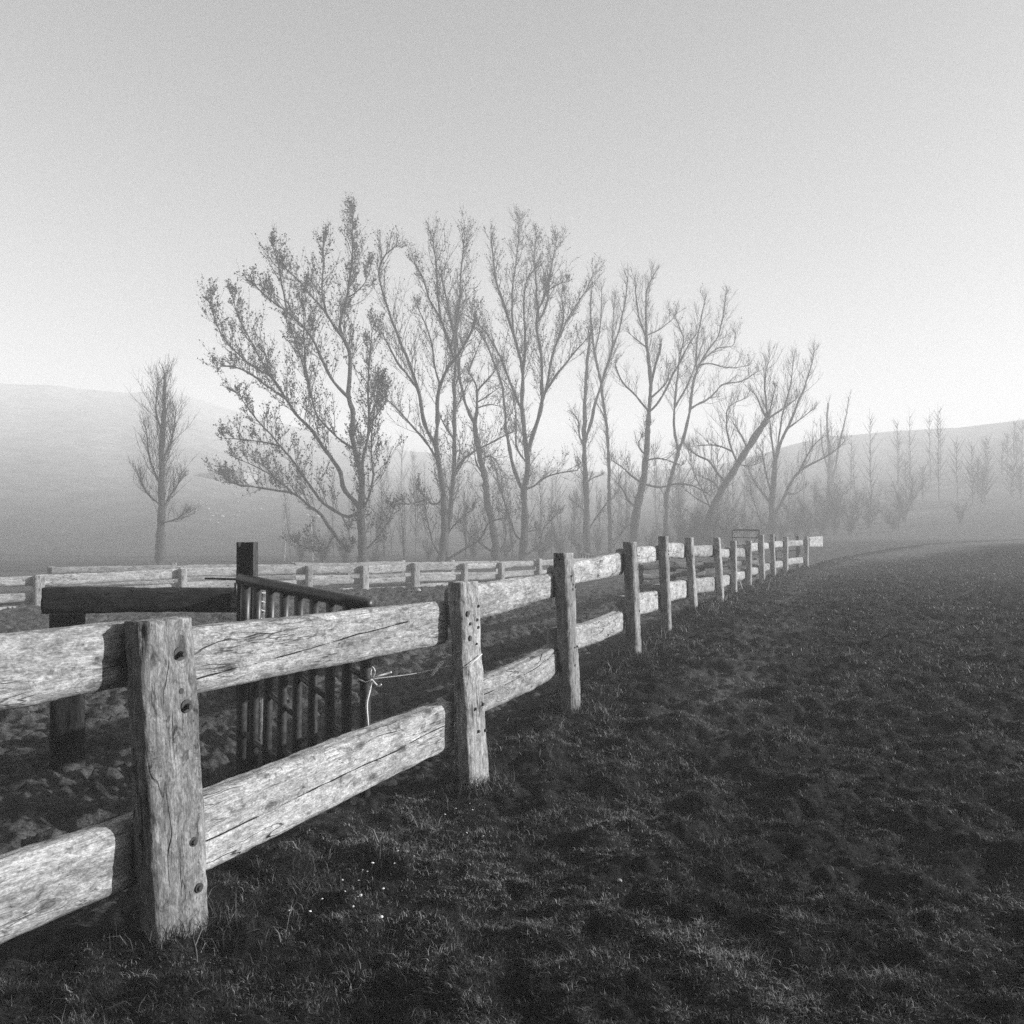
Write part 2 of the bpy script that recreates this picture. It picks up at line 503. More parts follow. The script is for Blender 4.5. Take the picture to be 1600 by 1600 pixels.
# ------------------------------------------------------------------ timber
_goff = [0.0]
def beam(a, b, hax, tax, hh, ht, res=.012, seed=0, rough=.005, wob=.012, bow=None, chip=.5, split=None):
    """weathered squared timber from a to b. hax, tax: unit axes; hh, ht: half sizes (start, end)"""
    a = np.asarray(a, float); b = np.asarray(b, float)
    L = np.linalg.norm(b - a); nl = int(np.clip(L / res, 6, 240)) + 1
    hh = hh if isinstance(hh, tuple) else (hh, hh); ht = ht if isinstance(ht, tuple) else (ht, ht)
    kh = int(np.clip(2 * hh[0] / res, 4, 26)); kt = int(np.clip(2 * ht[0] / res, 3, 16))
    e1 = np.linspace(-1, 1, kh + 1); e2 = np.linspace(-1, 1, kt + 1)
    per = [(-1, t) for t in e2[:-1]] + [(h, 1) for h in e1[:-1]] + [(1, t) for t in e2[::-1][:-1]] + [(h, -1) for h in e1[::-1][:-1]]
    per = np.array(per); n = len(per)
    s = np.linspace(0, 1, nl)
    H = np.interp(s, [0, 1], hh)[:, None]; T = np.interp(s, [0, 1], ht)[:, None]
    ph, pt = per[:, 0][None, :], per[:, 1][None, :]
    # slightly rounded, worn arrises
    rc = .010 / np.maximum(H, .03)
    rh = ph * (1 - rc * np.abs(pt) ** 8); rt = pt * (1 - .010 / np.maximum(T, .03) * np.abs(ph) ** 8)
    off = _goff[0] = _goff[0] + 7.31
    sl = (s * L)[:, None] + 0 * ph
    gh = rh * H; gt = rt * T
    gcv = np.stack([sl + off, gh + off * .37, gt + off * .61], -1).reshape(-1, 3)
    q = gcv * np.array([7, 20, 20.])
    dn = rough * fbm(q, seed + 3, 4) + rough * .6 * fbm(gcv * np.array([16, 110, 110.]), seed + 9, 2)
    edge = (np.abs(ph) ** 10 * np.abs(pt) ** 10 + 0 * sl).ravel()
    dn = dn - edge * chip * .03 * np.clip(fbm(gcv * np.array([5, 3, 3.]), seed + 5, 3) + .05, 0, 1)
    wl = wob * fbm(np.column_stack([sl.ravel() * 1.7 + off, np.sign(gh).ravel() * 3.1, np.sign(gt).ravel() * 1.7]), seed + 7, 3)
    HH = gh.ravel() + (dn + wl) * (per[:, 0][None, :] + 0 * sl).ravel()
    TT = gt.ravel() + (dn + wl * .5) * (per[:, 1][None, :] + 0 * sl).ravel()
    cen = a[None] + s[:, None] * (b - a)[None]
    if bow is not None:
        cen = cen + np.asarray(bow, float)[None] * (4 * s * (1 - s))[:, None]
    # ragged sawn ends
    endj = .006 * fbm(np.column_stack([gh.ravel() * 40, gt.ravel() * 40, sl.ravel() * 0 + off]), seed + 2, 2)
    dirL = (b - a) / L
    V = np.repeat(cen, n, 0) + HH[:, None] * np.asarray(hax)[None] + TT[:, None] * np.asarray(tax)[None] + endj[:, None] * dirL[None]
    i = np.arange(nl - 1)[:, None]; j = np.arange(n)[None, :]; j2 = (j + 1) % n
    Q = np.stack([i * n + j, i * n + j2, (i + 1) * n + j2, (i + 1) * n + j], -1).reshape(-1, 4)
    # end caps: grids by centre fan with one inner ring
    nv = len(V); caps = []; extra = []; eg = []
    for ring, sgn in ((0, -1), (nl - 1, 1)):
        rv = V[ring * n:(ring + 1) * n]; rg = gcv[ring * n:(ring + 1) * n]
        c = rv.mean(0) + dirL * sgn * .004; cg = rg.mean(0)
        inner = c + (rv - c) * .55; ig = cg + (rg - cg) * .55
        st = nv + len(extra)
        extra += list(inner) + [c]; eg += list(ig) + [cg]
        jj = np.arange(n); jn = (jj + 1) % n
        caps.append(('q', np.column_stack([ring * n + jj, ring * n + jn, st + jn, st + jj])))
        caps.append(('t', np.column_stack([st + jj, st + jn, np.full(n, st + n)])))
    V = np.vstack([V, extra]); gcv = np.vstack([gcv, eg])
    Qs = np.concatenate([Q] + [c for k, c in caps if k == 'q']); Ts = np.concatenate([c for k, c in caps if k == 't'])
    sa = np.full(len(V), 9.0)
    if split is not None:
        l0, l1, h0, h1 = split
        ss = (gcv[:, 0] - off) / L
        f = h0 + (h1 - h0) * (ss - l0) / (l1 - l0) + .012 * fbm(np.column_stack([ss * L * 2.5, ss * 0 + off]), seed + 31, 3)
        sa = np.where((ss > l0) & (ss < l1), (gcv[:, 1] - off * .37) - f, 9.0)
    return V, [Qs, Ts], (gcv, sa)

def fix_normals(o):
    import bmesh
    bm = bmesh.new(); bm.from_mesh(o.data)
    bmesh.ops.recalc_face_normals(bm, faces=bm.faces)
    bm.to_mesh(o.data); bm.free()

def timber(name, parent, mat, *a, **k):
    V, Fs, gc = beam(*a, **k)
    o = link_mesh(name, V, Fs, mat, parent, attrs={'gc': gc[0], 'split': gc[1]})
    fix_normals(o)
    return o

def unit(v):
    v = np.asarray(v, float); return v / np.linalg.norm(v)

def disc_bolt(name, parent, c, nrm, r, h, washer=0.0):
    nrm = unit(nrm)
    pts = np.array([c - nrm * .004, c + nrm * h])
    parts = [tubes(pts[None], np.array([[r, r * .85]]), 8)]
    if washer:
        parts.append(tubes(np.array([c - nrm * .003, c + nrm * .005])[None], np.array([[washer, washer]]), 14))
    V, Fs = join(parts)
    return link_mesh(name, V, Fs, M_BOLT, parent, smooth=False)

def build_main_fence():
    root = empty('timber_fence', PB[1], 'long weathered sleeper rail fence running from the left foreground along the grass path', 'fence')
    posts = []
    alldirs = []
    for i in range(len(PB)):
        a = PB[max(i - 1, 0)]; b = PB[min(i + 1, len(PB) - 1)]
        v = b - a; v[2] = 0; alldirs.append(unit(v))
    alldirs[0] = unit((PB[1] - PB[0]) * np.array([1, 1, 0]))
    def post(i, top, bot, al, th, res, dvec, mat=M_POST):
        al_ax = dvec; th_ax = np.array([dvec[1], -dvec[0], 0])
        bot = bot - np.array([0, 0, .35]) - (top - bot) * np.array([1, 1, 0]) * .25
        o = timber('post', root, mat, bot, top, al_ax, th_ax, (al / 2 * 1.04, al / 2 * .97), (th / 2 * 1.04, th / 2), res=res, seed=40 + i, rough=.006, wob=.012)
        return o, th_ax
    top0 = EXTRA0 + np.array([-.06, 0, 1.28])
    post(20, top0, EXTRA0, .26, .13, .02, alldirs[0])
    for i, p in enumerate(POSTS):
        res = .011 if i < 3 else (.016 if i < 6 else .035)
        o, th_ax = post(i, PTOP[i], PB[i], p[5], p[6], res, alldirs[i], M_POSTOLD if i == 0 else M_POST)
        posts.append((o, th_ax, alldirs[i]))
    # rails: front (path side) face given at both ends by pixel heights (px, top, bottom, depth)
    fr = 0.0
    def rail(i, j, zt0, zb0, zt1, zb1, thick=.13, res=.012, bow=None, seed=0, ext0=.0, ext1=.0, mat=M_RAIL, wob=.014, split=None):
        A = PB[i] if i >= 0 else EXTRA0
        B = PB[j]
        d = B - A; d[2] = 0; L = np.linalg.norm(d); d = d / L
        perp = np.array([d[1], -d[0], 0])
        lean0 = (PTOP[max(i, 0)] - PB[max(i, 0)]); lean1 = (PTOP[j] - PB[j])
        def at(Q, lean, z):
            f = np.clip((z - Q[2]) / lean[2], 0, 1)
            return np.array([Q[0] + lean[0] * f, Q[1] + lean[1] * f, z])
        pt = POSTS[max(i, 0)][6]
        a = at(A, lean0, (zt0 + zb0) / 2) - perp * (pt / 2 + thick / 2 + .012) + d * ext0
        b = at(B, lean1, (zt1 + zb1) / 2) - perp * (pt / 2 + thick / 2 + .012) + d * ext1
        dl = unit(b - a); hx = unit(np.cross(perp, dl)); hx = hx if hx[2] > 0 else -hx
        return timber('rail', root, mat, a, b, hx, perp, ((zt0 - zb0) / 2, (zt1 - zb1) / 2), thick / 2, res=res, seed=seed, bow=bow, wob=wob, chip=.6, split=split)
    def Zp(py, d): return EYE - (py - 836) * d / F
    # spans of the foreground fence
    T = [  # i, j, top rail (yt0, yb0, yt1, yb1, d0, d1), lower rail
        (0, 1, (986, 1096, 937, 1004, 3.62, 5.66), (1262, 1388, 1092, 1162, 3.62, 5.66)),
        (1, 2, (917, 979, 896, 932, 5.70, 7.58), (1071, 1128, 1006, 1048, 5.70, 7.58)),
        (2, 3, (884, 918, 863, 898, 7.60, 9.88), (982, 1022, 952, 984, 7.60, 9.88)),
        (3, 4, (857, 884, 853, 878, 9.90, 11.9), (932, 968, 922, 952, 9.90, 11.9)),
        (4, 5, (853, 875, 850, 873, 11.9, 14.5), (913, 943, 906, 934, 11.9, 14.5)),
        (5, 6, (853, 870, 852, 870, 14.5, 17.1), (905, 930, 901, 924, 14.5, 17.1)),
        (6, 7, (856, 871, 858, 872, 17.1, 19.8), (900, 922, 898, 914, 17.1, 19.8)),
        (7, 8, (855, 871, 857, 871, 19.8, 22.6), (896, 912, 892, 905, 19.8, 22.6)),
        (8, 9, (850, 864, 848, 861, 22.6, 25.1), (888, 902, 886, 897, 22.6, 25.1)),
        (9, 10, (848, 860, 848, 858, 25.1, 27.6), (882, 895, 880, 891, 25.1, 27.6)),
        (10, 11, (846, 857, 845, 855, 27.6, 30.6), (878, 889, 876, 887, 27.6, 30.6)),
        (11, 12, (845, 855, 844, 853, 30.6, 34.1), (874, 884, 870, 880, 30.6, 34.1))]
    for k, (i, j, t, l) in enumerate(T):
        res = .011 if k < 2 else (.016 if k < 5 else .04)
        e = -.03 if k in (0, 1) else 0
        for q, rr in enumerate((t, l)):
            z = [Zp(rr[0], rr[4]), Zp(rr[1], rr[4]), Zp(rr[2], rr[5]), Zp(rr[3], rr[5])]
            bow = None
            if k == 1 and q == 1: bow = (0, 0, -.035)
            if k == 2 and q == 1: bow = (0, 0, -.03)
            if k == 4 and q == 0: bow = (0, 0, .03)
            e1 = -.095 if k == 0 else (-.09 if (k + q) % 3 == 0 else -.01)
            sp = {(0, 0): (.05, .80, -.085, .045), (0, 1): (.02, .97, -.03, .015), (1, 1): (.10, .9, .02, .06), (3, 0): (.1, .95, -.05, -.02), (4, 0): (.1, .8, .02, -.05), (5, 1): (.05, .95, .0, -.03)}.get((k, q))
            rail(i, j, *z, thick=.15 if q else .12, res=res, bow=bow, seed=100 + 2 * k + q, ext0=.07, ext1=e1, split=sp)
    rail(-1, 0, 1.24, .97, 1.23, .96, .13, .02, None, 140)
    rail(-1, 0, .43, .14, .42, .13, .15, .02, None, 141)
    # last pale plank carrying on past the far end post
    a = P(1263, 847, 34.2); b = P(1284, 846, 36.5)
    pl = timber('rail', root, M_RAIL, a, b, np.array([0, 0, 1.0]), unit(np.cross(unit(b - a), [0, 0, 1.0])), (.20, .24), .05, res=.05, seed=160)
    pl['label'] = 'pale plank catching the sun past the last post'
    # bolts and nail heads on the near posts
    def on_post(i, u, py, r, h, washer=0.0, name='bolt'):
        o, th_ax, al = posts[i]
        f = (Zp(py, POSTS[i][4]) - PB[i][2]) / (PTOP[i][2] - PB[i][2])
        c = PB[i] + (PTOP[i] - PB[i]) * f + th_ax * (POSTS[i][6] / 2 + .002) + al * u
        q = disc_bolt(name, o, c, th_ax, r, h, washer)
    on_post(0, .045, 1022, .013, .035, .030); on_post(0, .065, 1105, .013, .030, .028)
    on_post(0, .045, 1080, .014, .003); on_post(0, .06, 1318, .012, .014, .02); on_post(0, .075, 1392, .012, .014, .02)
    for u, y, r in ((-.075, 957, .020), (.085, 948, .011), (-.045, 973, .011), (.055, 969, .011), (.065, 981, .011), (-.06, 995, .020),
                    (-.035, 1105, .011), (.07, 1102, .013), (-.01, 1141, .011), (.085, 1144, .011), (.03, 1006, .008)):
        on_post(1, u, y, r, .008)
    for u, y, r in ((0, 900, .012), (.02, 921, .012), (.1, 918, .012), (-.01, 1011, .010), (.07, 1011, .010), (-.03, 1038, .012)):
        on_post(2, u, y, r, .008)
    for u, y, r in ((.06, 868, .012), (.02, 889, .012), (.08, 886, .012), (.05, 955, .012), (.05, 976, .012)):
        on_post(3, u, y, r, .008)
    for u, y, r in ((.03, 861, .013), (.06, 873, .013), (.0, 866, .012)):
        on_post(4, u, y, r, .008)
    return root
build_main_fence()

# ------------------------------------------------------------------ paddock fences beyond
def small_fence(name, pts, label, heights, rails, th=.13, al=.2, res=.05, mat=M_OLD, seed=300, sink=.3, jit=.04):
    root = empty(name, pts[0], label, 'fence')
    n = len(pts)
    for i, p in enumerate(pts):
        a = pts[max(i - 1, 0)]; b = pts[min(i + 1, n - 1)]
        d = np.array(b) - np.array(a); d[2] = 0; d = unit(d); pr = np.array([d[1], -d[0], 0])
        h = heights + random.uniform(-jit, jit)
        timber('post', root, mat, np.array(p) - [0, 0, sink], np.array(p) + [random.uniform(-.03, .03), 0, h], d, pr, al / 2 * random.uniform(.85, 1.15), th / 2, res=res, seed=seed + i)
    for i in range(n - 1):
        a = np.array(pts[i]); b = np.array(pts[i + 1]); d = b - a; d[2] = 0; d = unit(d); pr = np.array([d[1], -d[0], 0])
        for (zc, hgt, side) in rails:
            j0, j1 = random.uniform(-.03, .03), random.uniform(-.03, .03)
            off = pr * side * (th / 2 + .065)
            aa = a + off + [0, 0, zc + j0] - d * .02; bb = b + off + [0, 0, zc + j1] + d * .02
            hx = unit(np.cross(pr, unit(bb - aa))); hx = hx if hx[2] > 0 else -hx
            timber('rail', root, mat, aa, bb, hx, pr, hgt / 2 * random.uniform(.85, 1.1), .055, res=res, seed=seed + 40 + i, wob=.03,
                   bow=(0, 0, random.uniform(-.03, .03)))
    return root

def far_pt(px, d, py_top, h):
    p = P(px, py_top, d); p[2] -= h; return p
row1 = [(-160, 19.2, 905), (60, 21.8, 898), (285, 25.0, 887), (386, 26.6, 885), (482, 28.0, 884), (569, 29.6, 883), (649, 31.2, 880), (725, 33.0, 879), (784, 35.0, 878), (843, 37.2, 874), (893, 39.6, 873), (940, 42.4, 872)]
H1 = 1.0
small_fence('paddock_fence', [far_pt(a, b, c, H1) for a, b, c in row1],
            'nearer of the two low pale rail fences across the paddock, in front of the poplars', H1,
            [(.84, .27, -1), (.42, .22, -1), (.10, .16, -1)], al=.26, th=.2, seed=300)
row2 = [(80, 28.0, 884), (270, 30, 881), (375, 31.2, 880), (458, 32.0, 878), (545, 33.6, 878), (628, 35.4, 876), (705, 37.4, 876), (775, 39.4, 876), (836, 41.8, 874), (892, 44.5, 872)]
small_fence('paddock_fence', [far_pt(a, b, c, 1.12) for a, b, c in row2],
            'farther low pale rail fence running parallel behind the nearer paddock rails', 1.12,
            [(.95, .26, 1), (.5, .22, 1)], al=.2, th=.16, seed=400)
row3 = [(1000, 26.0, 882), (1050, 26.4, 878), (1096, 26.8, 877), (1143, 27.2, 875), (1180, 28.4, 872)]
small_fence('inner_fence', [far_pt(a, b, c, .82) for a, b, c in row3],
            'short dark three-rail fence inside the pen, seen through the posts of the timber fence', .82,
            [(.70, .18, 1), (.42, .20, 1), (.14, .16, 1)], al=.2, th=.14, seed=500, mat=wood_material('grey_shaded_wood', .10, .26, .5))  # shade on the pen rails put into a darker wood colour

# sleeper rail left of the steel post, with the end post it runs to
def side_fence():
    a = P(378, 937, 6.9); b = P(120, 931, 6.9) + np.array([0, -.5, 0])
    root = empty('dark_sleeper_fence', (a[0], a[1], gz1(a[0], a[1])), 'shade-coloured sleeper rail fixed between the steel post and a dark post on the left', 'fence')
    d = unit(b - a); pr = unit(np.cross([0, 0, 1.0], d))
    hx = unit(np.cross(pr, d)); hx = hx if hx[2] > 0 else -hx
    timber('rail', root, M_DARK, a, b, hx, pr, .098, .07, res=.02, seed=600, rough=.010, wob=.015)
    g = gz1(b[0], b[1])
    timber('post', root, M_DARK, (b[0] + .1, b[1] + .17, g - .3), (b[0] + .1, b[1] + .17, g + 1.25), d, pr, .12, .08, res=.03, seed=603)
side_fence()

# wooden stub post standing behind the gate, wrapped in twine
def stub():
    x, y = (402 - 800) * 6.75 / F, 6.75
    g = gz1(x, y)
    r = empty('gate_stub_post', (x, y, g), 'pale timber post behind the dark bars of the near gate', 'post')
    timber('post_timber', r, M_POST, (x, y, g - .3), (x + .01, y, 1.19), (1, 0, 0), (0, 1, 0), .085, .07, res=.02, seed=610)
    pts = []
    for k in range(90):
        an = k * .42; pts.append((x + .115 * math.cos(an), y + .10 * math.sin(an), .72 + k * .0049 + .018 * math.sin(k * 1.7)))
    V, Fs = tube_path(pts, .0045, 5, 240)
    t = link_mesh('twine_coil', V, Fs, M_TWINE)
    tag(t, 'loose coil of pale twine wound round the timber post behind the gate', 'twine')
    for k in range(3):
        pass
stub()

# ------------------------------------------------------------------ steel: H-beam post, gates, feeder
def hbeam():
    d = 6.35
    xl, xr = (373.5 - 800) * d / F, (399.5 - 800) * d / F
    zt = EYE - (847 - 836) * d / F
    y = d; g = gz1((xl + xr) / 2, y)
    r = empty('steel_post', ((xl + xr) / 2, y, g), 'tall black steel H-section post carrying the near gate', 'post')
    parts = []
    def box(x0, x1, y0, y1, z0, z1):
        V = np.array([[x, yy, z] for z in (z0, z1) for yy in (y0, y1) for x in (x0, x1)], float)
        return V, [np.array([[0, 2, 3, 1], [4, 5, 7, 6], [0, 1, 5, 4], [2, 6, 7, 3], [0, 4, 6, 2], [1, 3, 7, 5]])]
    f = .016
    parts += [box(xl, xl + f, y - .06, y + .06, g - .4, zt), box(xr - f, xr, y - .06, y + .06, g - .4, zt), box(xl + f, xr - f, y - .003, y + .007, g - .4, zt - .001)]
    V, Fs = join(parts)
    link_mesh('beam', V, Fs, M_STEEL, r, smooth=False)
hbeam()

def near_gate():
    dF, dN = 6.16, 5.40
    def pt(t, v):
        # t along the gate 0 far .. 1 near, v 0 top .. 1 bottom ; built in 3-D between its four corners
        top = P(379, 906, dF) * (1 - t) + P(572, 944, dN) * t
        bot = P(371, 1186, dF) * (1 - t) + P(570, 1262, dN) * t
        return top * (1 - v) + bot * v
    r = empty('tube_gate', pt(0, 1), 'dark tubular steel gate standing open behind the nearest fence rail', 'gate')
    V, Fs = tube_path([pt(-.02, 0), pt(1.035, .0)], .044, 14, 6); link_mesh('top_rail', V, Fs, M_STEEL, r)
    xs = [(382), 400, 421, 443, 466, 490, 516, 542, 571]
    ts = []
    for x in xs:
        lo, hi = 0.0, 1.0
        for _ in range(30):
            m = (lo + hi) / 2; q = pt(m, .3); px = 800 + q[0] / q[1] * F
            if px < x: lo = m
            else: hi = m
        ts.append(lo)
    for i, t in enumerate(ts):
        rad = .034 if i not in (0, 8) else .036
        V, Fs = tube_path([pt(t, .012), pt(t, 1.0)], rad, 12, 5); link_mesh('upright_bar', V, Fs, M_STEEL, r)
    for (i, j, v0, v1) in ((0, 3, .84, .93), (2, 4, .58, .66), (4, 6, .44, .52), (6, 8, .64, .70), (7, 8, .33, .36), (1, 2, .32, .34), (3, 5, .86, .92)):
        V, Fs = tube_path([pt(ts[i], v0), pt(ts[j], v1)], .021, 10, 3); link_mesh('strut', V, Fs, M_STEEL, r)
    V, Fs = join([tube_path([pt(-.02, .0) + [0, .02, 0], pt(-.02, .0) + [-.28, .05, .005]], .008, 8, 3),
                  tube_path([pt(-.02, .02) + [-.05, .05, .0], pt(-.02, .05) + [-.05, .05, -.06]], .012, 8, 3)])
    link_mesh('hinge_rod', V, Fs, M_STEEL, r)
    return pt, ts
GATE_PT, GATE_T = near_gate()

def twine():
    k = P(580, 1061, 5.36)
    end = P(706, 1040, 5.52)
    parts = []
    parts.append(tube_path([k, (k + end) / 2 + np.array([0, 0, -.012]), end, P(728, 1043, 5.46), P(742, 1032, 5.50), P(753, 1022, 5.62)], .0035, 6, 40))
    ring = [P(562, 1062, 5.37), P(572, 1066, 5.35), k, P(586, 1050, 5.34), P(581, 1042, 5.35), P(579, 1055, 5.35), k]
    parts.append(tube_path(ring, .0045, 6, 40))
    parts.append(tube_path([k, P(588, 1070, 5.34), P(592, 1072, 5.34), P(596, 1069, 5.34)], .006, 6, 16))
    parts.append(tube_path([k, P(577, 1080, 5.345), P(573, 1100, 5.34), P(575, 1130, 5.34), P(576, 1142, 5.35)], [.011, .008, .005], 6, 30))
    parts.append(tube_path([k, P(592, 1056, 5.36), P(603, 1053, 5.38), P(612, 1050, 5.39)], .006, 6, 16))
    parts.append(tube_path([P(693, 1036, 5.50), P(685, 1043, 5.49), P(679, 1050, 5.48), P(674, 1056, 5.48)], [.006, .011, .010], 6, 16))
    parts.append(tube_path([P(693, 1034, 5.50), P(688, 1036, 5.50), P(683, 1043, 5.49)], .008, 6, 10))
    V, Fs = join(parts)
    o = link_mesh('twine', V, Fs, M_TWINE)
    tag(o, 'pale baling twine knotted on the gate and tied across to the second post', 'twine')
twine()

def field_gate():
    A = P(1145, 828, 38.0); B = P(1187, 828.5, 37.0); h = 1.42
    r = empty('field_gate', A - [0, 0, h], 'dark angle-iron field gate with crossed braces rising behind the distant posts', 'gate')
    dn = np.array([0, 0, -1.0])
    def bar(nm, a, b, rr):
        V, Fs = tube_path([a, b], rr, 4, 3); link_mesh(nm, V, Fs, M_STEEL, r, smooth=False)
    bar('top_rail', A, B, .045)
    bar('stile', A, A + dn * h, .045); bar('stile', B, B + dn * h, .045)
    for f in (.24, .5, .75, .97):
        bar('rail', A + dn * h * f, B + dn * h * f, .022)
    M = (A + B) / 2
    bar('brace', A + dn * .05, M + dn * h * .9, .025); bar('brace', B + dn * .05, M + dn * h * .9, .025)
field_gate()
def field_gate2():
    A = P(1212, 846, 36.0); B = P(1247, 845, 36.4)
    r = empty('wire_hurdle', A - [0, 0, 1.2], 'low dark barred hurdle between the last two posts of the timber fence', 'hurdle')
    dn = np.array([0, 0, -1.0])
    for f in (0, .36, .68, 1.0):
        V, Fs = tube_path([A + dn * f * 1.1, (A + B) / 2 + dn * (f * 1.1 + .03), B + dn * f * 1.1], .022, 5, 6); link_mesh('rail', V, Fs, M_STEEL, r)
    V, Fs = tube_path([A + dn * .2, B + dn * 1.05], .018, 5, 3); link_mesh('brace', V, Fs, M_STEEL, r)
    for Q, w in ((A, .05), (B, .10)):
        V, Fs = tube_path([Q + np.array([0, 0, .2]), Q + dn * 1.35], w, 4, 3); link_mesh('stile', V, Fs, M_STEEL, r, smooth=False)
field_gate2()
def feeder():
    A = P(905, 865, 44); B = P(927, 867, 45); h = .75
    r = empty('hay_rack', A - [0, 0, h], 'small dark barred hay rack beyond the paddock rails', 'hay rack')
    dn = np.array([0, 0, -1.0]); dp = np.array([.1, .9, 0])
    V, Fs = join([tube_path([A, B, B + dp, A + dp, A], .04, 5), tube_path([A + dn * h, B + dn * h, B + dp + dn * h, A + dp + dn * h, A + dn * h], .04, 5)])
    link_mesh('frame', V, Fs, M_STEEL, r)
    for k in range(6):
        q = A + (B - A) * k / 5
        V, Fs = tube_path([q, q + dn * (h + (.6 if k in (0, 5) else 0))], .045, 6, 3); link_mesh('bar', V, Fs, M_STEEL, r)
feeder()

# ------------------------------------------------------------------ trees
def grow_twigs(limbs, spacing, blen, ntw, tlen, up, start=.25, seed=0, brr=.02, rng=None):
    """limbs: list of (pts(n,3), radii(n)). returns branch paths and twig paths"""
    rng = rng or np.random.default_rng(seed)
    O = []; D = []; Ls = []; R0 = []
    for pts, rad in limbs:
        L = np.sum(np.linalg.norm(np.diff(pts, axis=0), axis=1))
        n = max(2, int(L / spacing))
        st = start if rad[0] > .10 else .12
        u = st + (1 - st) * (np.arange(n) + rng.random(n)) / n
        u = np.append(np.clip(u, 0, 1), [1.0, 1.0, .985])
        s = np.linspace(0, 1, len(pts))
        o = np.column_stack([np.interp(u, s, pts[:, k]) for k in range(3)])
        T = np.gradient(pts, axis=0); T /= np.linalg.norm(T, axis=1, keepdims=True)
        t = np.column_stack([np.interp(u, s, T[:, k]) for k in range(3)])
        rd = np.interp(u, s, rad)
        rnd = rng.normal(size=(len(u), 3)); side = rnd - (rnd * t).sum(1, keepdims=True) * t
        side /= np.linalg.norm(side, axis=1, keepdims=True)
        mix = rng.uniform(.45, 1.0, (len(u), 1))
        dd = t * .65 + side * mix + np.array([[0, 0, up * .8]]) * rng.uniform(.3, 1.1, (len(u), 1))
        dd /= np.linalg.norm(dd, axis=1, keepdims=True)
        O.append(o); D.append(dd)
        Ls.append(blen * rng.uniform(.35, 1.05, len(u)) * (1.0 - .62 * u ** 2) * np.clip(L / 4.0, .45, 1.1))
        R0.append(np.minimum(rd * .6, brr * rng.uniform(.6, 1.2, len(u))))
    O = np.concatenate(O); D = np.concatenate(D); Ls = np.concatenate(Ls); R0 = np.concatenate(R0)
    def paths(O, D, Ls, K, upk, wig):
        M = len(O); Pt = np.zeros((M, K, 3)); Pt[:, 0] = O; d = D.copy()
        for k in range(1, K):
            d = d + np.array([[0, 0, upk]]) + rng.normal(size=(M, 3)) * wig
            d /= np.linalg.norm(d, axis=1, keepdims=True)
            Pt[:, k] = Pt[:, k - 1] + d * (Ls / (K - 1))[:, None]
        return Pt
    B = paths(O, D, Ls, 6, up * .22, .12)
    BR = R0[:, None] * np.linspace(1, .35, 6)[None]
    # twigs
    M = len(B); n = ntw
    idx = np.repeat(np.arange(M), n)
    u = rng.uniform(.15, 1.0, len(idx)) * 5
    i0 = np.minimum(u.astype(int), 4); f = (u - i0)[:, None]
    o = B[idx, i0] * (1 - f) + B[idx, i0 + 1] * f
    t = B[idx, i0 + 1] - B[idx, i0]; t /= np.linalg.norm(t, axis=1, keepdims=True) + 1e-9
    rnd = rng.normal(size=(len(idx), 3)); side = rnd - (rnd * t).sum(1, keepdims=True) * t
    side /= np.linalg.norm(side, axis=1, keepdims=True)
    dd = t * .75 + side * .75 + np.array([[0, 0, up * .5]])
    dd /= np.linalg.norm(dd, axis=1, keepdims=True)
    TL = tlen * rng.uniform(.35, 1.1, len(idx)) * np.clip(Ls[idx] / blen + .35, .4, 1.1)
    Tw = paths(o, dd, TL, 4, up * .2, .12)
    TR = (np.minimum(R0[idx] * .6, .0085))[:, None] * np.linspace(1, .5, 4)[None]
    return B, BR, Tw, TR

def leaves_on(Tw, per, size, rng):
    M = len(Tw); n = rng.poisson(per, M)
    idx = np.repeat(np.arange(M), n)
    if len(idx) == 0: return None
    u = rng.uniform(.1, 1.05, len(idx)) * 3
    i0 = np.minimum(u.astype(int), 2); f = (u - i0)[:, None]
    c = Tw[idx, i0] * (1 - f) + Tw[idx, i0 + 1] * f + rng.normal(size=(len(idx), 3)) * .035
    a = rng.normal(size=(len(idx), 3)); a /= np.linalg.norm(a, axis=1, keepdims=True)
    b = np.cross(a, rng.normal(size=(len(idx), 3))); b /= np.linalg.norm(b, axis=1, keepdims=True)
    s = (size * rng.uniform(.55, 1.25, len(idx)))[:, None]
    a *= s * .6; b *= s * .45
    V = np.stack([c - a, c + b * .9 - a * .1, c + a, c - b * .9 - a * .1], 1).reshape(-1, 3)
    Q = np.arange(len(idx) * 4).reshape(-1, 4)
    return V, [Q]

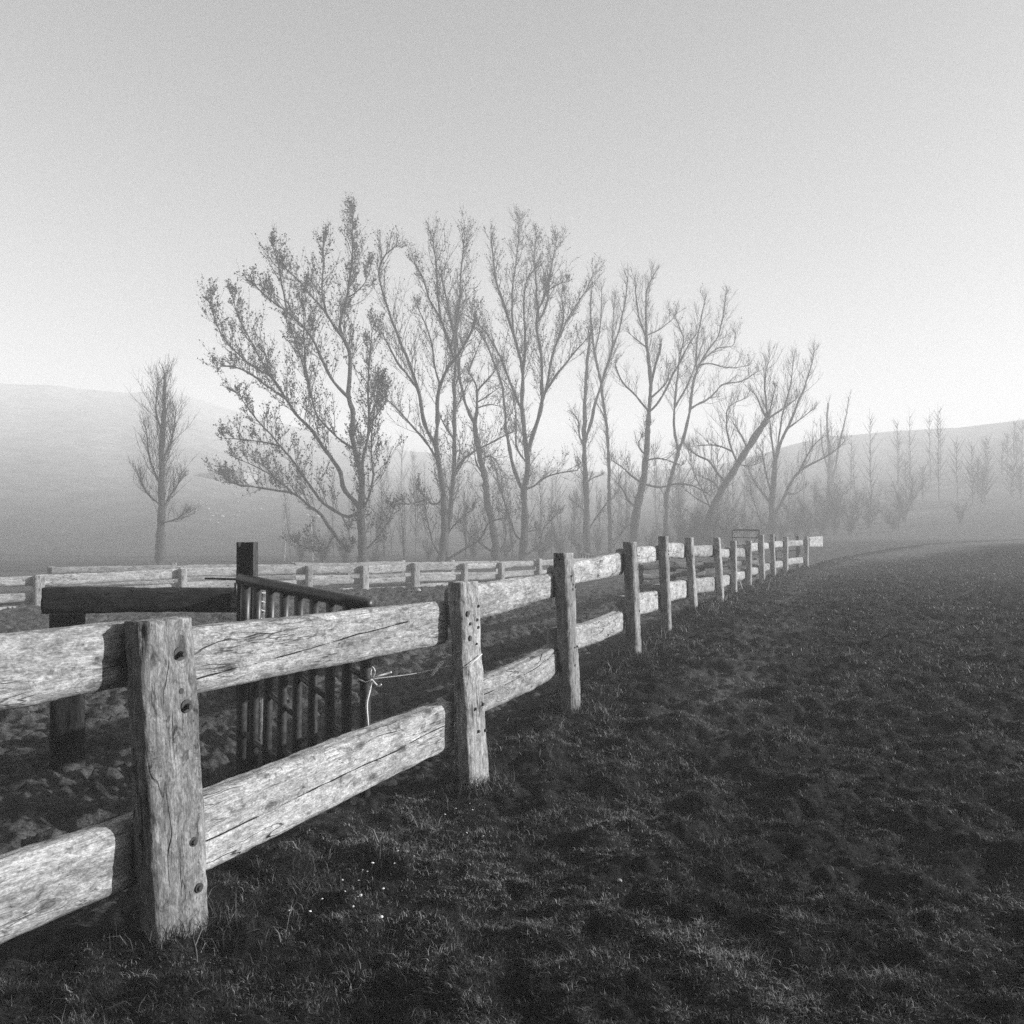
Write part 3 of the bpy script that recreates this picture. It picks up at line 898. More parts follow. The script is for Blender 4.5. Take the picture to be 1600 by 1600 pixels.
def traced_tree(name, label, d, limbs_px, base_r, leaf=0.0, leaf_size=.1, spacing=.3, blen=2.2, ntw=6, tlen=.7, up=.7, seed=0, group=None, brr=.018, depthk=.75, start=.25):
    """limbs_px: list of (r0 px width in photo, r1 px width, [(px,py),...]); first is the trunk; others spring from the nearest point of an earlier limb"""
    rng = np.random.default_rng(seed)
    done_px = []; done_dep = []; limbs = []
    for i, (w0, w1, pl) in enumerate(limbs_px):
        pl = [tuple(map(float, q)) for q in pl]
        seg = np.array(pl); sl = np.concatenate([[0], np.cumsum(np.hypot(*np.diff(seg, axis=0).T))]) * d / F
        if i == 0:
            k = rng.uniform(-.08, .08); dep = d + k * sl
            x = (pl[0][0] - 800) * d / F
            gz = gz1(x, d) - .3
        else:
            allp = np.concatenate(done_px); alld = np.concatenate(done_dep)
            j = np.argmin(np.hypot(allp[:, 0] - pl[0][0], allp[:, 1] - pl[0][1]))
            near = np.hypot(allp[j, 0] - pl[0][0], allp[j, 1] - pl[0][1])
            dd0 = alld[j] if near < 40 else d
            if near < 14:
                pl[0] = tuple(allp[j]); seg = np.array(pl)
            lat = abs(seg[-1, 0] - seg[0, 0]) * d / F
            k = rng.uniform(-depthk, depthk) * (.35 + .65 * rng.random())
            # drift in depth, curving
            dep = dd0 + k * sl * (.6 + .4 * sl / (sl[-1] + 1e-6))
        pts = np.array([P(a, b, dd) for (a, b), dd in zip(pl, dep)])
        if i == 0 and pts[0][2] > gz:
            pts = np.vstack([[pts[0][0] + (pts[0][0] - pts[1][0]) * .2, pts[0][1], gz], pts])
            seg = np.vstack([[seg[0][0], 836 + (EYE - gz) * F / d], seg]); dep = np.insert(dep, 0, d)
        L = np.sum(np.linalg.norm(np.diff(pts, axis=0), axis=1))
        n = int(np.clip(L / .35, 6, 70))
        ss = resample(pts, n)
        # small natural kinks
        kink = np.column_stack([fbm(np.column_stack([np.arange(n) * .45, np.full(n, i * 3.7 + seed), np.full(n, c * 9.1)]), 77, 3) for c in range(3)])
        env = np.minimum(1, np.arange(n) / 4.0)[:, None]
        ss = ss + kink * .065 * env
        u = np.linspace(0, 1, n)
        r = .88 * (w0 * (1 - u) ** 1.0 + w1 * u) / 2 * d / F
        if i == 0:
            r = r * (1 + .5 * np.exp(-u * n * .35 / 1.2))
        limbs.append((ss, r))
        q = np.column_stack([800 + ss[:, 0] / ss[:, 1] * F, 836 - (ss[:, 2] - EYE) / ss[:, 1] * F])
        done_px.append(q); done_dep.append(ss[:, 1].copy())
    root = empty(name, limbs[0][0][0], label, 'tree', group)
    parts = []
    for ss, r in limbs:
        parts.append(tubes(ss[None], r[None] * (1 + .13 * np.random.default_rng(seed).normal(size=(1, len(r)))), 8))
    V, Fs = join(parts)
    link_mesh('trunk', V, Fs, M_BARK, root)
    B, BR, Tw, TR = grow_twigs(limbs, spacing, blen, ntw, tlen, up, start=start, seed=seed + 1, brr=brr, rng=rng)
    b1 = tubes(B, BR, 4, cap=False); b2 = tubes(Tw, TR, 3, cap=False)
    V, Fs = join([b1, b2])
    cr = link_mesh('crown', V, Fs, M_TWIG, root)
    if leaf > 0:
        lv = leaves_on(Tw, leaf, leaf_size, rng)
        if lv is not None: link_mesh('leaves', lv[0], lv[1], M_LEAF, cr, smooth=False)
    return root

T1 = [(15, 9, [(566, 872), (566, 830), (564, 797), (565, 757), (564, 735), (556, 708), (550, 680)]),
      (9, 2, [(550, 680), (552, 647), (545, 617), (547, 560), (546, 548), (536, 527), (532, 505), (542, 462), (550, 412), (551, 362), (552, 330)]),
      (6, 2, [(565, 755), (567, 722), (575, 680), (576, 647), (575, 597), (580, 530), (582, 515)]),
      (5, 1.5, [(536, 527), (520, 507), (507, 485), (487, 462), (470, 442), (447, 422)]),
      (4, 1.5, [(507, 485), (503, 455), (505, 410), (504, 378)]),
      (6, 2, [(545, 620), (520, 595), (502, 560), (490, 532), (470, 505), (450, 487), (420, 467), (398, 446)]),
      (3, 1.5, [(450, 487), (443, 460), (436, 420), (425, 385)]),
      (9, 2.5, [(565, 797), (557, 787), (537, 765), (532, 740), (525, 725), (507, 702), (490, 675), (460, 645), (445, 622), (420, 605), (395, 587), (370, 575), (345, 572)]),
      (4, 1.5, [(460, 645), (442, 615), (425, 590), (400, 575), (377, 557), (352, 532), (335, 500), (328, 470)]),
      (3.5, 1.5, [(445, 622), (425, 590), (412, 570), (395, 540), (382, 512), (370, 490), (363, 462)]),
      (6, 2, [(558, 802), (545, 808), (530, 802), (507, 787), (482, 755), (460, 725), (440, 700), (417, 672), (390, 642), (375, 618)]),
      (3, 1.2, [(440, 698), (420, 692), (390, 687), (352, 685)]),
      (7, 2, [(545, 862), (527, 842), (515, 825), (502, 805), (482, 790), (460, 772), (430, 766), (395, 760), (365, 755), (342, 738)]),
      (3, 1.2, [(460, 772), (440, 755), (410, 735), (370, 715)]),
      (4, 1.5, [(550, 702), (535, 690), (520, 677), (495, 647), (485, 610), (480, 595), (465, 545), (452, 507)]),
      (3.5, 1.5, [(485, 625), (478, 575), (475, 530), (475, 495), (470, 455)]),
      (4, 1.5, [(568, 800), (575, 780), (583, 745), (580, 710), (583, 660), (590, 600)]),
      (3.5, 1.2, [(572, 862), (585, 845), (597, 830), (610, 810), (617, 795)]),
      (3, 1.2, [(576, 670), (588, 650), (600, 630), (604, 610)]),
      (3, 1.2, [(542, 470), (555, 458), (572, 440), (580, 415)]),
      (3, 1.2, [(536, 810), (545, 830), (548, 850)]),
      (3, 1.2, [(520, 840), (507, 860), (485, 858), (465, 850)])]
T2 = [(13, 8, [(688, 876), (694, 840), (692, 775), (687, 735), (680, 695)]),
      (7, 2, [(680, 695), (665, 667), (656, 622), (640, 570), (620, 520), (602, 470), (592, 425), (600, 400), (617, 385)]),
      (5, 2, [(650, 607), (636, 585), (622, 567), (607, 540), (597, 520)]),
      (5, 1.5, [(682, 722), (665, 690), (637, 657), (620, 637), (600, 620), (586, 611)]),
      (8, 3, [(680, 695), (683, 650), (685, 610), (697, 580), (710, 562), (725, 540), (740, 510), (743, 485)]),
      (5, 2, [(712, 560), (700, 532), (690, 502), (672, 470), (662, 437), (647, 412)]),
      (4, 1.5, [(690, 502), (685, 470), (682, 425), (677, 372)]),
      (4, 1.5, [(685, 600), (678, 570), (674, 537), (664, 505), (652, 480)]),
      (4, 1.5, [(708, 540), (714, 500), (718, 470), (720, 425), (727, 367)]),
      (5, 2, [(690, 780), (678, 790), (660, 770), (654, 762)]),
      (4, 1.5, [(686, 872), (677, 850), (668, 815), (660, 790)]),
      (3, 1.2, [(660, 780), (640, 788), (630, 785)])]
T2B = [(9, 6, [(696, 876), (698, 840), (704, 790), (708, 747), (710, 685), (710, 635), (709, 600)]),
       (5, 2, [(709, 600), (712, 570), (710, 530), (700, 480), (690, 430)]),
       (5, 2, [(710, 690), (698, 670), (690, 655)]),
       (4, 1.5, [(708, 747), (720, 728), (730, 712)]),
       (6, 2, [(700, 874), (730, 855), (750, 842), (762, 820), (775, 812), (790, 810)]),
       (4, 1.5, [(700, 830), (720, 810), (740, 795)]),
       (5, 2, [(708, 740), (722, 720), (740, 705), (762, 695), (785, 682), (800, 675)]),
       (3, 1.5, [(710, 640), (722, 620), (730, 600)]),
       (4, 1.5, [(709, 605), (718, 580), (715, 540), (712, 500), (722, 460)])]
T3 = [(13, 9, [(776, 874), (770, 822), (762, 790), (757, 745), (750, 715), (743, 680), (741, 655)]),
      (6, 2, [(741, 665), (732, 642), (722, 610), (716, 575), (712, 540), (716, 500)]),
      (6, 2.5, [(743, 665), (745, 640), (745, 610), (740, 592), (732, 582)]),
      (4, 1.5, [(745, 610), (755, 600), (770, 585), (778, 570)]),
      (3, 1.2, [(745, 630), (760, 620), (780, 605)]),
      (3, 1.2, [(744, 640), (765, 632), (785, 635)]),
      (4, 1.5, [(757, 745), (745, 725), (740, 700)]),
      (5, 2, [(776, 872), (788, 850), (790, 830), (786, 815)]),
      (4, 1.5, [(765, 870), (752, 850), (735, 835), (722, 820)]),
      (3, 1.2, [(752, 720), (765, 712), (778, 725), (785, 760)]),
      (3, 1.2, [(735, 583), (742, 555), (752, 530)])]
T4 = [(13, 9, [(817, 872), (820, 822), (819, 768), (824, 740), (825, 722), (820, 685)]),
      (7, 2.5, [(818, 768), (812, 757), (800, 720), (791, 672), (789, 645), (785, 605), (772, 567), (760, 535), (745, 515)]),
      (8, 2.5, [(820, 685), (816, 635), (817, 605), (816, 575), (807, 537), (795, 500), (785, 470), (775, 437), (767, 378)]),
      (5, 1.5, [(815, 640), (802, 612), (790, 580), (775, 545), (757, 517), (738, 500), (722, 490)]),
      (5, 2, [(817, 590), (819, 560), (820, 525), (819, 475), (822, 440), (835, 420)]),
      (4, 1.5, [(807, 515), (800, 462), (805, 420), (810, 380), (812, 342)]),
      (8, 3, [(826, 712), (832, 680), (845, 640), (847, 597), (846, 560), (840, 525), (839, 490), (850, 465), (857, 440)]),
      (4, 1.5, [(843, 505), (854, 475), (860, 425), (870, 375)]),
      (4, 1.5, [(840, 500), (838, 450), (835, 400), (838, 372)]),
      (5, 1.5, [(847, 635), (855, 600), (865, 550), (887, 500), (905, 470), (918, 450), (927, 428)]),
      (5, 1.5, [(852, 612), (866, 590), (882, 570), (900, 548), (920, 525)]),
      (4, 1.5, [(825, 764), (835, 759), (850, 747), (870, 740), (902, 735)]),
      (4, 1.5, [(818, 722), (808, 700), (806, 660), (806, 630)]),
      (4, 1.5, [(814, 845), (805, 835), (798, 815), (790, 790), (780, 755), (772, 725), (764, 712)]),
      (3, 1.2, [(824, 832), (836, 828)]),
      (3, 1.2, [(830, 870), (842, 850), (850, 825), (870, 805)]),
      (4, 1.5, [(866, 545), (880, 500), (878, 460)]),
      (3, 1.2, [(843, 480), (860, 450), (885, 440)])]
T5 = [(12, 4, [(917, 852), (916, 774), (913, 702), (914, 630), (918, 561), (922, 520)]),
      (6, 1.5, [(917, 690), (924, 660), (930, 630), (940, 600), (948, 572), (957, 545), (965, 524), (975, 480), (979, 457), (981, 432)]),
      (4, 1.5, [(911, 702), (905, 680), (904, 659), (895, 645)]),
      (5, 1.5, [(922, 832), (936, 802), (950, 785), (960, 777)]),
      (3, 1.2, [(914, 800), (905, 790), (893, 782)]),
      (3, 1.2, [(919, 755), (930, 745), (939, 742)])]
T6 = [(8, 3, [(954, 855), (952, 774), (950, 687), (942, 624), (939, 598), (930, 555), (924, 515), (922, 480), (924, 455)]),
      (4, 1.5, [(941, 598), (948, 575), (956, 549), (958, 500), (962, 462)]),
      (3, 1.2, [(929, 548), (938, 510), (940, 450)]),
      (3, 1.2, [(946, 655), (938, 640), (932, 628)]),
      (4, 1.2, [(958, 852), (968, 835), (980, 815)])]
T7 = [(15, 9, [(990, 845), (994, 800), (1006, 745), (1011, 687), (1014, 644)]),
      (8, 2, [(1014, 644), (1017, 595), (1011, 544), (1009, 500), (1011, 452), (1022, 428)]),
      (5, 1.5, [(1011, 640), (990, 615), (973, 598), (964, 580), (960, 570)]),
      (4, 1.5, [(1010, 540), (1000, 535), (990, 527), (981, 518)]),
      (4, 1.5, [(1006, 530), (1000, 500), (994, 470), (992, 438)]),
      (5, 1.5, [(1018, 622), (1032, 608), (1043, 594), (1045, 580)]),
      (5, 1.5, [(1016, 645), (1028, 630), (1045, 598), (1060, 570), (1075, 540), (1088, 520)]),
      (6, 4, [(1017, 600), (1022, 580), (1028, 560), (1032, 537)]),
      (5, 1.5, [(1002, 758), (985, 742), (972, 730), (956, 719)]),
      (5, 1.5, [(1008, 757), (1030, 761), (1050, 757), (1075, 757), (1095, 765), (1112, 775)]),
      (4, 1.5, [(1011, 722), (1030, 716), (1050, 722), (1065, 728)]),
      (5, 3, [(994, 795), (984, 785), (975, 768), (967, 758)]),
      (5, 1.5, [(990, 812), (976, 825), (968, 838), (960, 852)]),
      (4, 1.5, [(1009, 710), (999, 700), (999, 685), (1010, 680)]),
      (3, 1.2, [(1014, 525), (1030, 515), (1050, 500), (1057, 490)])]
T8 = [(10, 6, [(1041, 845), (1041, 800), (1043, 768), (1053, 731), (1060, 705)]),
      (5, 1.5, [(1060, 700), (1054, 673), (1055, 624), (1062, 558), (1068, 530), (1055, 495)]),
      (6, 2, [(1060, 705), (1068, 682), (1076, 650), (1083, 601), (1093, 570), (1108, 545), (1122, 525), (1132, 480), (1134, 457)]),
      (4, 1.5, [(1078, 640), (1090, 632), (1109, 621), (1130, 601), (1160, 595), (1185, 580)]),
      (3, 1.2, [(1109, 621), (1120, 620)]),
      (4, 1.5, [(1088, 580), (1088, 540), (1095, 500), (1102, 466)]),
      (3, 1.2, [(1093, 570), (1110, 568), (1140, 575), (1170, 570)]),
      (3, 1.2, [(1095, 566), (1120, 545), (1145, 540), (1150, 520)]),
      (4, 1.5, [(1058, 640), (1075, 600), (1090, 560), (1100, 530)])]
T9 = [(14, 11, [(1108, 850), (1110, 805), (1124, 772), (1146, 736), (1166, 705), (1186, 673), (1199, 655)]),
      (4, 1.2, [(1197, 656), (1190, 640), (1183, 622), (1175, 612)]),
      (4, 1.2, [(1197, 655), (1196, 620), (1195, 590), (1202, 560)]),
      (4, 1.2, [(1199, 655), (1206, 630), (1212, 605)]),
      (5, 1.5, [(1199, 657), (1218, 642), (1232, 632), (1243, 625)]),
      (4, 1.2, [(1146, 720), (1139, 690), (1135, 655), (1140, 635), (1165, 622)]),
      (4, 1.2, [(1166, 703), (1158, 680), (1145, 660)]),
      (4, 1.2, [(1143, 708), (1130, 699), (1110, 695), (1085, 697)]),
      (5, 1.5, [(1130, 752), (1118, 735), (1106, 719), (1090, 712), (1075, 700)]),
      (4, 1.2, [(1124, 765), (1112, 752), (1095, 745)]),
      (3, 1.2, [(1110, 790), (1090, 780), (1070, 765)]),
      (3, 1.2, [(1112, 800), (1100, 770), (1085, 740), (1075, 705)]),
      (3, 1.2, [(1155, 730), (1170, 728), (1190, 722)])]
T10 = [(13, 8, [(1205, 845), (1206, 820), (1207, 774), (1211, 720)]),
       (6, 1.5, [(1211, 720), (1220, 692), (1230, 670), (1241, 644), (1258, 601), (1268, 570), (1273, 548)]),
       (5, 1.5, [(1204, 790), (1195, 775), (1183, 759), (1170, 736)]),
       (5, 1.5, [(1207, 775), (1198, 745), (1192, 715), (1187, 700)]),
       (4, 1.2, [(1210, 722), (1206, 690), (1203, 660), (1198, 640)]),
       (7, 1.5, [(1208, 812), (1228, 770), (1245, 741), (1267, 725), (1295, 711), (1320, 690)]),
       (4, 1.2, [(1247, 739), (1262, 710), (1275, 692), (1286, 683)]),
       (4, 1.2, [(1212, 716), (1222, 650), (1235, 600), (1240, 560)]),
       (3, 1.2, [(1228, 770), (1240, 772), (1258, 762)]),
       (4, 1.2, [(1203, 830), (1190, 815), (1180, 790), (1172, 770)]),
       (3, 1.2, [(1230, 672), (1250, 655), (1270, 640)])]
T11 = [(8, 3, [(1297, 800), (1295, 760), (1296, 715), (1292, 660), (1294, 630)]),
       (5, 1.5, [(1296, 770), (1305, 730), (1312, 690), (1322, 650), (1326, 620)]),
       (4, 1.2, [(1296, 740), (1285, 700), (1282, 660)])]
T12 = [(16, 5, [(250, 880), (253, 800), (252, 720), (256, 640), (258, 585)]),
       (5, 1.5, [(253, 800), (268, 770), (285, 745)]), (5, 1.5, [(252, 760), (235, 720), (228, 670)]),
       (4, 1.5, [(252, 720), (268, 690), (275, 640)]), (4, 1.5, [(254, 820), (272, 812), (290, 800)]),
       (4, 1.5, [(252, 790), (230, 770), (215, 740)]), (4, 1.5, [(254, 680), (244, 640), (246, 600)])]

GT = 'tall bare poplars along the paddock'
traced_tree('poplar_tree', 'broad poplar at the left with small leaves on its outspread limbs, nearest of the row', 45, T1, .3, leaf=4.6, leaf_size=.098, seed=1, group=GT, spacing=.24, blen=2.7, ntw=9, tlen=.85)
traced_tree('poplar_tree', 'poplar forking low into long limbs that lean left, second from the left', 52, T2, .3, leaf=2.6, leaf_size=.085, seed=2, group=GT, blen=3.0, ntw=9, tlen=.9, spacing=.26)
traced_tree('poplar_tree', 'slim poplar pressed against the second one with a low limb sweeping right', 55, T2B, .25, leaf=2.6, leaf_size=.085, seed=3, group=GT, blen=3.0, ntw=9, tlen=.9, spacing=.26)
traced_tree('poplar_tree', 'leaning poplar with a broken pollard head left of the tallest central poplar', 57, T3, .3, leaf=.7, leaf_size=.1, seed=4, group=GT, blen=2.8, up=.4, ntw=9, spacing=.26, tlen=.9)
traced_tree('poplar_tree', 'tall central poplar splitting into two upright leaders behind the third fence post', 58, T4, .3, leaf=2.6, leaf_size=.085, seed=5, group=GT, blen=3.0, ntw=9, tlen=.9, spacing=.26)
traced_tree('poplar_tree', 'narrow bare poplar with one leader crossing its slimmer neighbour', 68, T5, .3, leaf=.12, leaf_size=.1, seed=6, group=GT, blen=2.7, ntw=8, spacing=.28, tlen=.9)
traced_tree('poplar_tree', 'slimmest pale stemmed poplar just left of the thick rugged trunk', 72, T6, .2, leaf=.1, leaf_size=.1, seed=7, group=GT, blen=2.7, ntw=8, spacing=.28, tlen=.9)
traced_tree('poplar_tree', 'rugged thick-trunked poplar with broken stubs behind the fourth fence post', 63, T7, .4, leaf=.15, leaf_size=.1, seed=8, group=GT, blen=2.9, ntw=9, spacing=.28, tlen=.9)
traced_tree('poplar_tree', 'bare poplar whose upper limbs are all swept out to the right', 70, T8, .3, leaf=.1, leaf_size=.1, seed=9, group=GT, blen=3.2, ntw=9, up=.5, spacing=.28, tlen=.9)
traced_tree('willow_tree', 'stout trunk leaning steeply right with upright shoots from its broken end', 66, T9, .4, leaf=0, seed=10, group='leaning and many-stemmed bare trees', blen=3.4, ntw=9, up=.9, spacing=.22, tlen=.9)
traced_tree('willow_tree', 'many-stemmed bare tree fanning out behind the distant end of the fence', 74, T10, .4, leaf=0, seed=11, group='leaning and many-stemmed bare trees', blen=3.4, ntw=9, up=.8, spacing=.24, tlen=.9)
traced_tree('bare_tree', 'faint twin-stemmed tree in the mist at the right edge', 112, T11, .3, leaf=0, seed=12, blen=3.2, ntw=6, up=.9, spacing=.5)
traced_tree('bare_tree', 'dense upright bare tree in the mist at the left edge', 52, T12, .3, leaf=0, seed=13, blen=3.4, ntw=9, up=.8, spacing=.15, tlen=.9)

# saplings and thicket
def sapling(name, label, cat, group, h, seed, nst, mat_t=M_BARK, r=.05, spread=.12, blen=1.6, ntw=6, up=1.0, spacing=.25, tl=.6):
    rng = np.random.default_rng(seed); limbs = []
    for k in range(nst):
        an = rng.uniform(0, 6.28); hh = h * rng.uniform(.6, 1.0); sp = spread * hh * rng.uniform(.3, 1)
        pts = [(rng.normal() * .1, rng.normal() * .1, -.2)]
        for q in range(1, 5):
            f = q / 4; pts.append((math.cos(an) * sp * f ** 1.3 + rng.normal() * .06, math.sin(an) * sp * f ** 1.3 + rng.normal() * .06, hh * f))
        n = 14
        limbs.append((resample(pts, n), np.linspace(r, r * .2, n) * rng.uniform(.7, 1.1)))
    root = empty(name, (0, 0, 0), label, cat, group)
    V, Fs = join([tubes(a[None], b[None], 6) for a, b in limbs]); link_mesh('trunk', V, Fs, mat_t, root)
    B, BR, Tw, TR = grow_twigs(limbs, spacing, blen, ntw, tl, up, seed=seed, brr=.014, rng=rng, start=.1)
    V, Fs = join([tubes(B, BR, 3, False), tubes(Tw, TR, 3, False)])
    link_mesh('crown', V, Fs, M_TWIG, root)
    return root

def put(o, px, d, s=1.0):
    x = (px - 800) * d / F; o.location = (x, d, gz1(x, d) - .05)
    o.rotation_euler = (0, 0, random.uniform(0, 6.28)); o.scale = (s * random.uniform(.8, 1.15),) * 2 + (s,)

GS = 'slender bare saplings between the poplars'
LS = 'slender bare sapling in the misty undergrowth between the tall poplars'
protos = [sapling('sapling', LS, 'sapling', GS, h, 50 + i, n) for i, (h, n) in enumerate(((9, 1), (7, 2), (8, 1), (6, 3)))]
spots = [(452, 60, .8), (600, 62, .8), (612, 70, 1.0), (632, 58, .75), (650, 72, 1.0), (728, 62, .9), (742, 74, 1.1), (800, 66, .9), (845, 64, .85), (862, 70, .9),
         (880, 60, .7), (893, 80, 1.0), (905, 74, .7), (935, 80, 1.0), (970, 66, .7), (984, 82, 1.0), (1025, 74, .8), (1062, 78, .9), (1085, 84, 1.1), (1140, 86, 1.0),
         (1160, 80, .7), (1232, 92, 1.0), (1256, 96, 1.1), (1275, 88, .9), (520, 66, .8), (490, 72, .7), (540, 58, .6), (588, 66, .7), (665, 78, 1.0), (700, 80, 1.1), (1340, 92, 1.0), (1404, 84, .7)]
for i, (px, d, s) in enumerate(spots):
    o = protos[i % 4] if i < 4 else copy_tree(protos[i % 4])
    put(o, px, d, s)
for i, (px, d, s, lb) in enumerate(((446, 57, .85, 'pale birch stem leaning slightly right at the left of the broad poplar'), (489, 58, .8, 'pale upright birch stem just behind the broad poplar'))):
    o = sapling('birch_sapling', lb, 'sapling', 'two pale birch stems at the left', 6.5, 70 + i, 1, M_PALEBARK, r=.075, spread=.10, blen=1.2, ntw=3)
    put(o, px, d, s)

GB = 'bare thicket bushes at the feet of the trees'
LB = 'tangled bare bush at the foot of the poplar row'
bp = [sapling('thicket_bush', LB, 'bush', GB, 2.6, 80 + i, 11, r=.025, spread=.75, blen=1.1, ntw=8, up=.45, spacing=.2, tl=.6) for i in range(3)]
bspots = [(540, 50, .7), (585, 49, .6), (505, 54, .8), (470, 56, .7), (670, 60, .7), (740, 61, .8), (790, 62, .7), (845, 60, .9), (875, 62, 1.0), (905, 70, 1.0), (935, 74, 1.0), (985, 68, .9), (1015, 68, .9),
          (1050, 64, 1.0), (1070, 62, 1.25), (1092, 60, 1.35), (1115, 61, 1.4), (1138, 63, 1.2), (1080, 66, 1.5), (1105, 68, 1.6), (1165, 68, 1.0), (1185, 72, 1.1), (1222, 74, 1.1),
          (1245, 72, 1.3), (1262, 78, 1.6), (1285, 76, 1.5), (1305, 80, 1.8), (1328, 78, 1.6), (1290, 90, 2.0), (1358, 84, 1.5), (1397, 79, 1.1), (1412, 88, 1.9), (1500, 84, .9)]
for i, (px, d, s) in enumerate(bspots):
    o = bp[i % 3] if i < 3 else copy_tree(bp[i % 3])
    put(o, px, d, s)

def far_wood():
    rng = np.random.default_rng(99); parts = []
    for k in range(84):
        px = rng.uniform(570, 1240) if k < 55 else rng.uniform(1230, 1620)
        px += 25 * math.sin(k * 2.3); d = rng.uniform(82, 165) if k < 55 else rng.uniform(100, 135); x = (px - 800) * d / F
        z = gz1(x, d); h = 4 + 9 * rng.random() ** 1.5
        M = 44
        O = np.zeros((M, 6, 3)); R = np.zeros((M, 6))
        O[0] = np.column_stack([np.full(6, x) + rng.normal(size=6) * .1, np.full(6, d), z + np.linspace(-.3, h, 6)]); R[0] = np.linspace(.10, .015, 6)
        for q in range(1, M):
            z0 = h * rng.uniform(.1, .9); L = rng.uniform(1.2, 4.0) * (1.15 - z0 / h * .8); an = rng.uniform(0, 6.28)
            u = np.linspace(0, 1, 6)
            O[q] = np.column_stack([x + math.cos(an) * L * .55 * u, d + math.sin(an) * L * .55 * u, z + z0 + L * .8 * u ** 1.2]); R[q] = np.linspace(.04, .01, 6)
        parts.append(tubes(O, R, 3, False))
    V, Fs = join(parts)
    o = link_mesh('far_wood', V, Fs, M_TWIG)
    tag(o, 'misty far-off bare wood at the foot of the hill', 'wood', kind='stuff')
far_wood()

# ------------------------------------------------------------------ hillside: farm shed and pale rocks
def box(x0, x1, y0, y1, z0, z1):
    V = np.array([[x, yy, z] for z in (z0, z1) for yy in (y0, y1) for x in (x0, x1)], float)
    return V, [np.array([[0, 2, 3, 1], [4, 5, 7, 6], [0, 1, 5, 4], [2, 6, 7, 3], [0, 4, 6, 2], [1, 3, 7, 5]])]

def hill_depth(px, py, lo=85, hi=330):
    """distance at which the view line through a photo pixel meets the ground"""
    ds = np.linspace(lo, hi, 500); x = (px - 800) * ds / F
    z, _ = ground_z(x, ds, False)
    line = EYE - (py - 836) * ds / F
    i = np.argmax(z > line); return float(ds[i]) if z[i] > line[i] else hi

def shed():
    d = hill_depth(352, 753)
    x0 = (326 - 800) * d / F; x1 = (381 - 800) * d / F; w = x1 - x0
    zb = max(gz1(q, d + e) for q in (x0, (x0 + x1) / 2, x1) for e in (0, 1.5)) - .6
    h = 11 * d / F
    r = empty('farm_shed', ((x0 + x1) / 2, d, zb), 'long low pale farm shed on the misty hillside', 'shed')
    link_mesh('wall', *box(x0, x1, d, d + 7, zb - 5, zb + h * .75 + .6), M_SHED, r, smooth=False)
    zt = zb + h * .75 + .6
    V = np.array([[x0 - .3, d - .3, zt + .003], [x1 + .3, d - .3, zt + .003], [x1 + .3, d + 7.3, zt + .003], [x0 - .3, d + 7.3, zt + .003], [x0 - .3, d + 3.5, zt + h * .4], [x1 + .3, d + 3.5, zt + h * .4]])
    link_mesh('roof', V, [np.array([[0, 1, 5, 4], [2, 3, 4, 5], [3, 2, 1, 0]]), np.array([[0, 4, 3], [1, 2, 5]])], M_SHEDROOF, r, smooth=False)
shed()

def rock_mesh(name, r, seed, mat=M_STONE, flat=.7):
    import bmesh
    bm = bmesh.new(); bmesh.ops.create_icosphere(bm, subdivisions=2, radius=r)
    co = np.array([v.co[:] for v in bm.verts]); n = fbm(co / r * 1.1, seed, 3)
    for v, k in zip(bm.verts, n):
        v.co *= 1 + .45 * k; v.co.z *= flat
    me = bpy.data.meshes.new(name); bm.to_mesh(me); bm.free(); me.materials.append(mat)
    return me
rk = rock_mesh('hill_rock', .5, 3)
rng = np.random.default_rng(5)
rp = [(367, 774, 1.3), (371, 785, .8), (312, 784, .8), (325, 796, 1.2), (331, 807, 1.3), (347, 808, 1.4), (345, 798, 1.0), (328, 802, .7), (305, 799, .8), (370, 806, .9), (373, 800, .8), (407, 796, 1.1),
      (388, 800, .6), (322, 790, .7), (334, 790, .6), (316, 792, .6), (302, 793, .5), (340, 817, .9), (328, 813, .7), (475, 798, .9), (495, 808, 2.0), (480, 806, 1.4), (390, 790, .5), (356, 800, .5), (300, 786, .5), (357, 790, .5)]
for px, py, s in rp:
    d = hill_depth(px, py)
    o = bpy.data.objects.new('hill_rock', rk); COL.objects.link(o)
    x = (px - 800) * d / F
    o.location = (x, d, gz1(x, d) + .1); o.rotation_euler = (0, 0, rng.uniform(0, 6)); s *= .42; o.scale = (s, s, s * .8)
    tag(o, 'pale rock scattered on the misty hillside pasture', 'rock', 'pale rocks on the hillside')

def stone(px, py, d, r, label, mat=M_STONE):
    me = rock_mesh('stone', r, int(px), mat)
    o = bpy.data.objects.new('stone', me); COL.objects.link(o)
    x = (px - 800) * d / F; o.location = (x, d, gz1(x, d) + r * .35)
    tag(o, label, 'stone')
stone(653, 928, 25.0, .09, 'white stone on the turf bank before the paddock rails')
stone(968, 1384, 3.95, .012, 'small white pebble in the grass at the bottom right of centre')
stone(332, 1205, 5.9, .05, 'grey stone on the mud below the nearest fence rail')

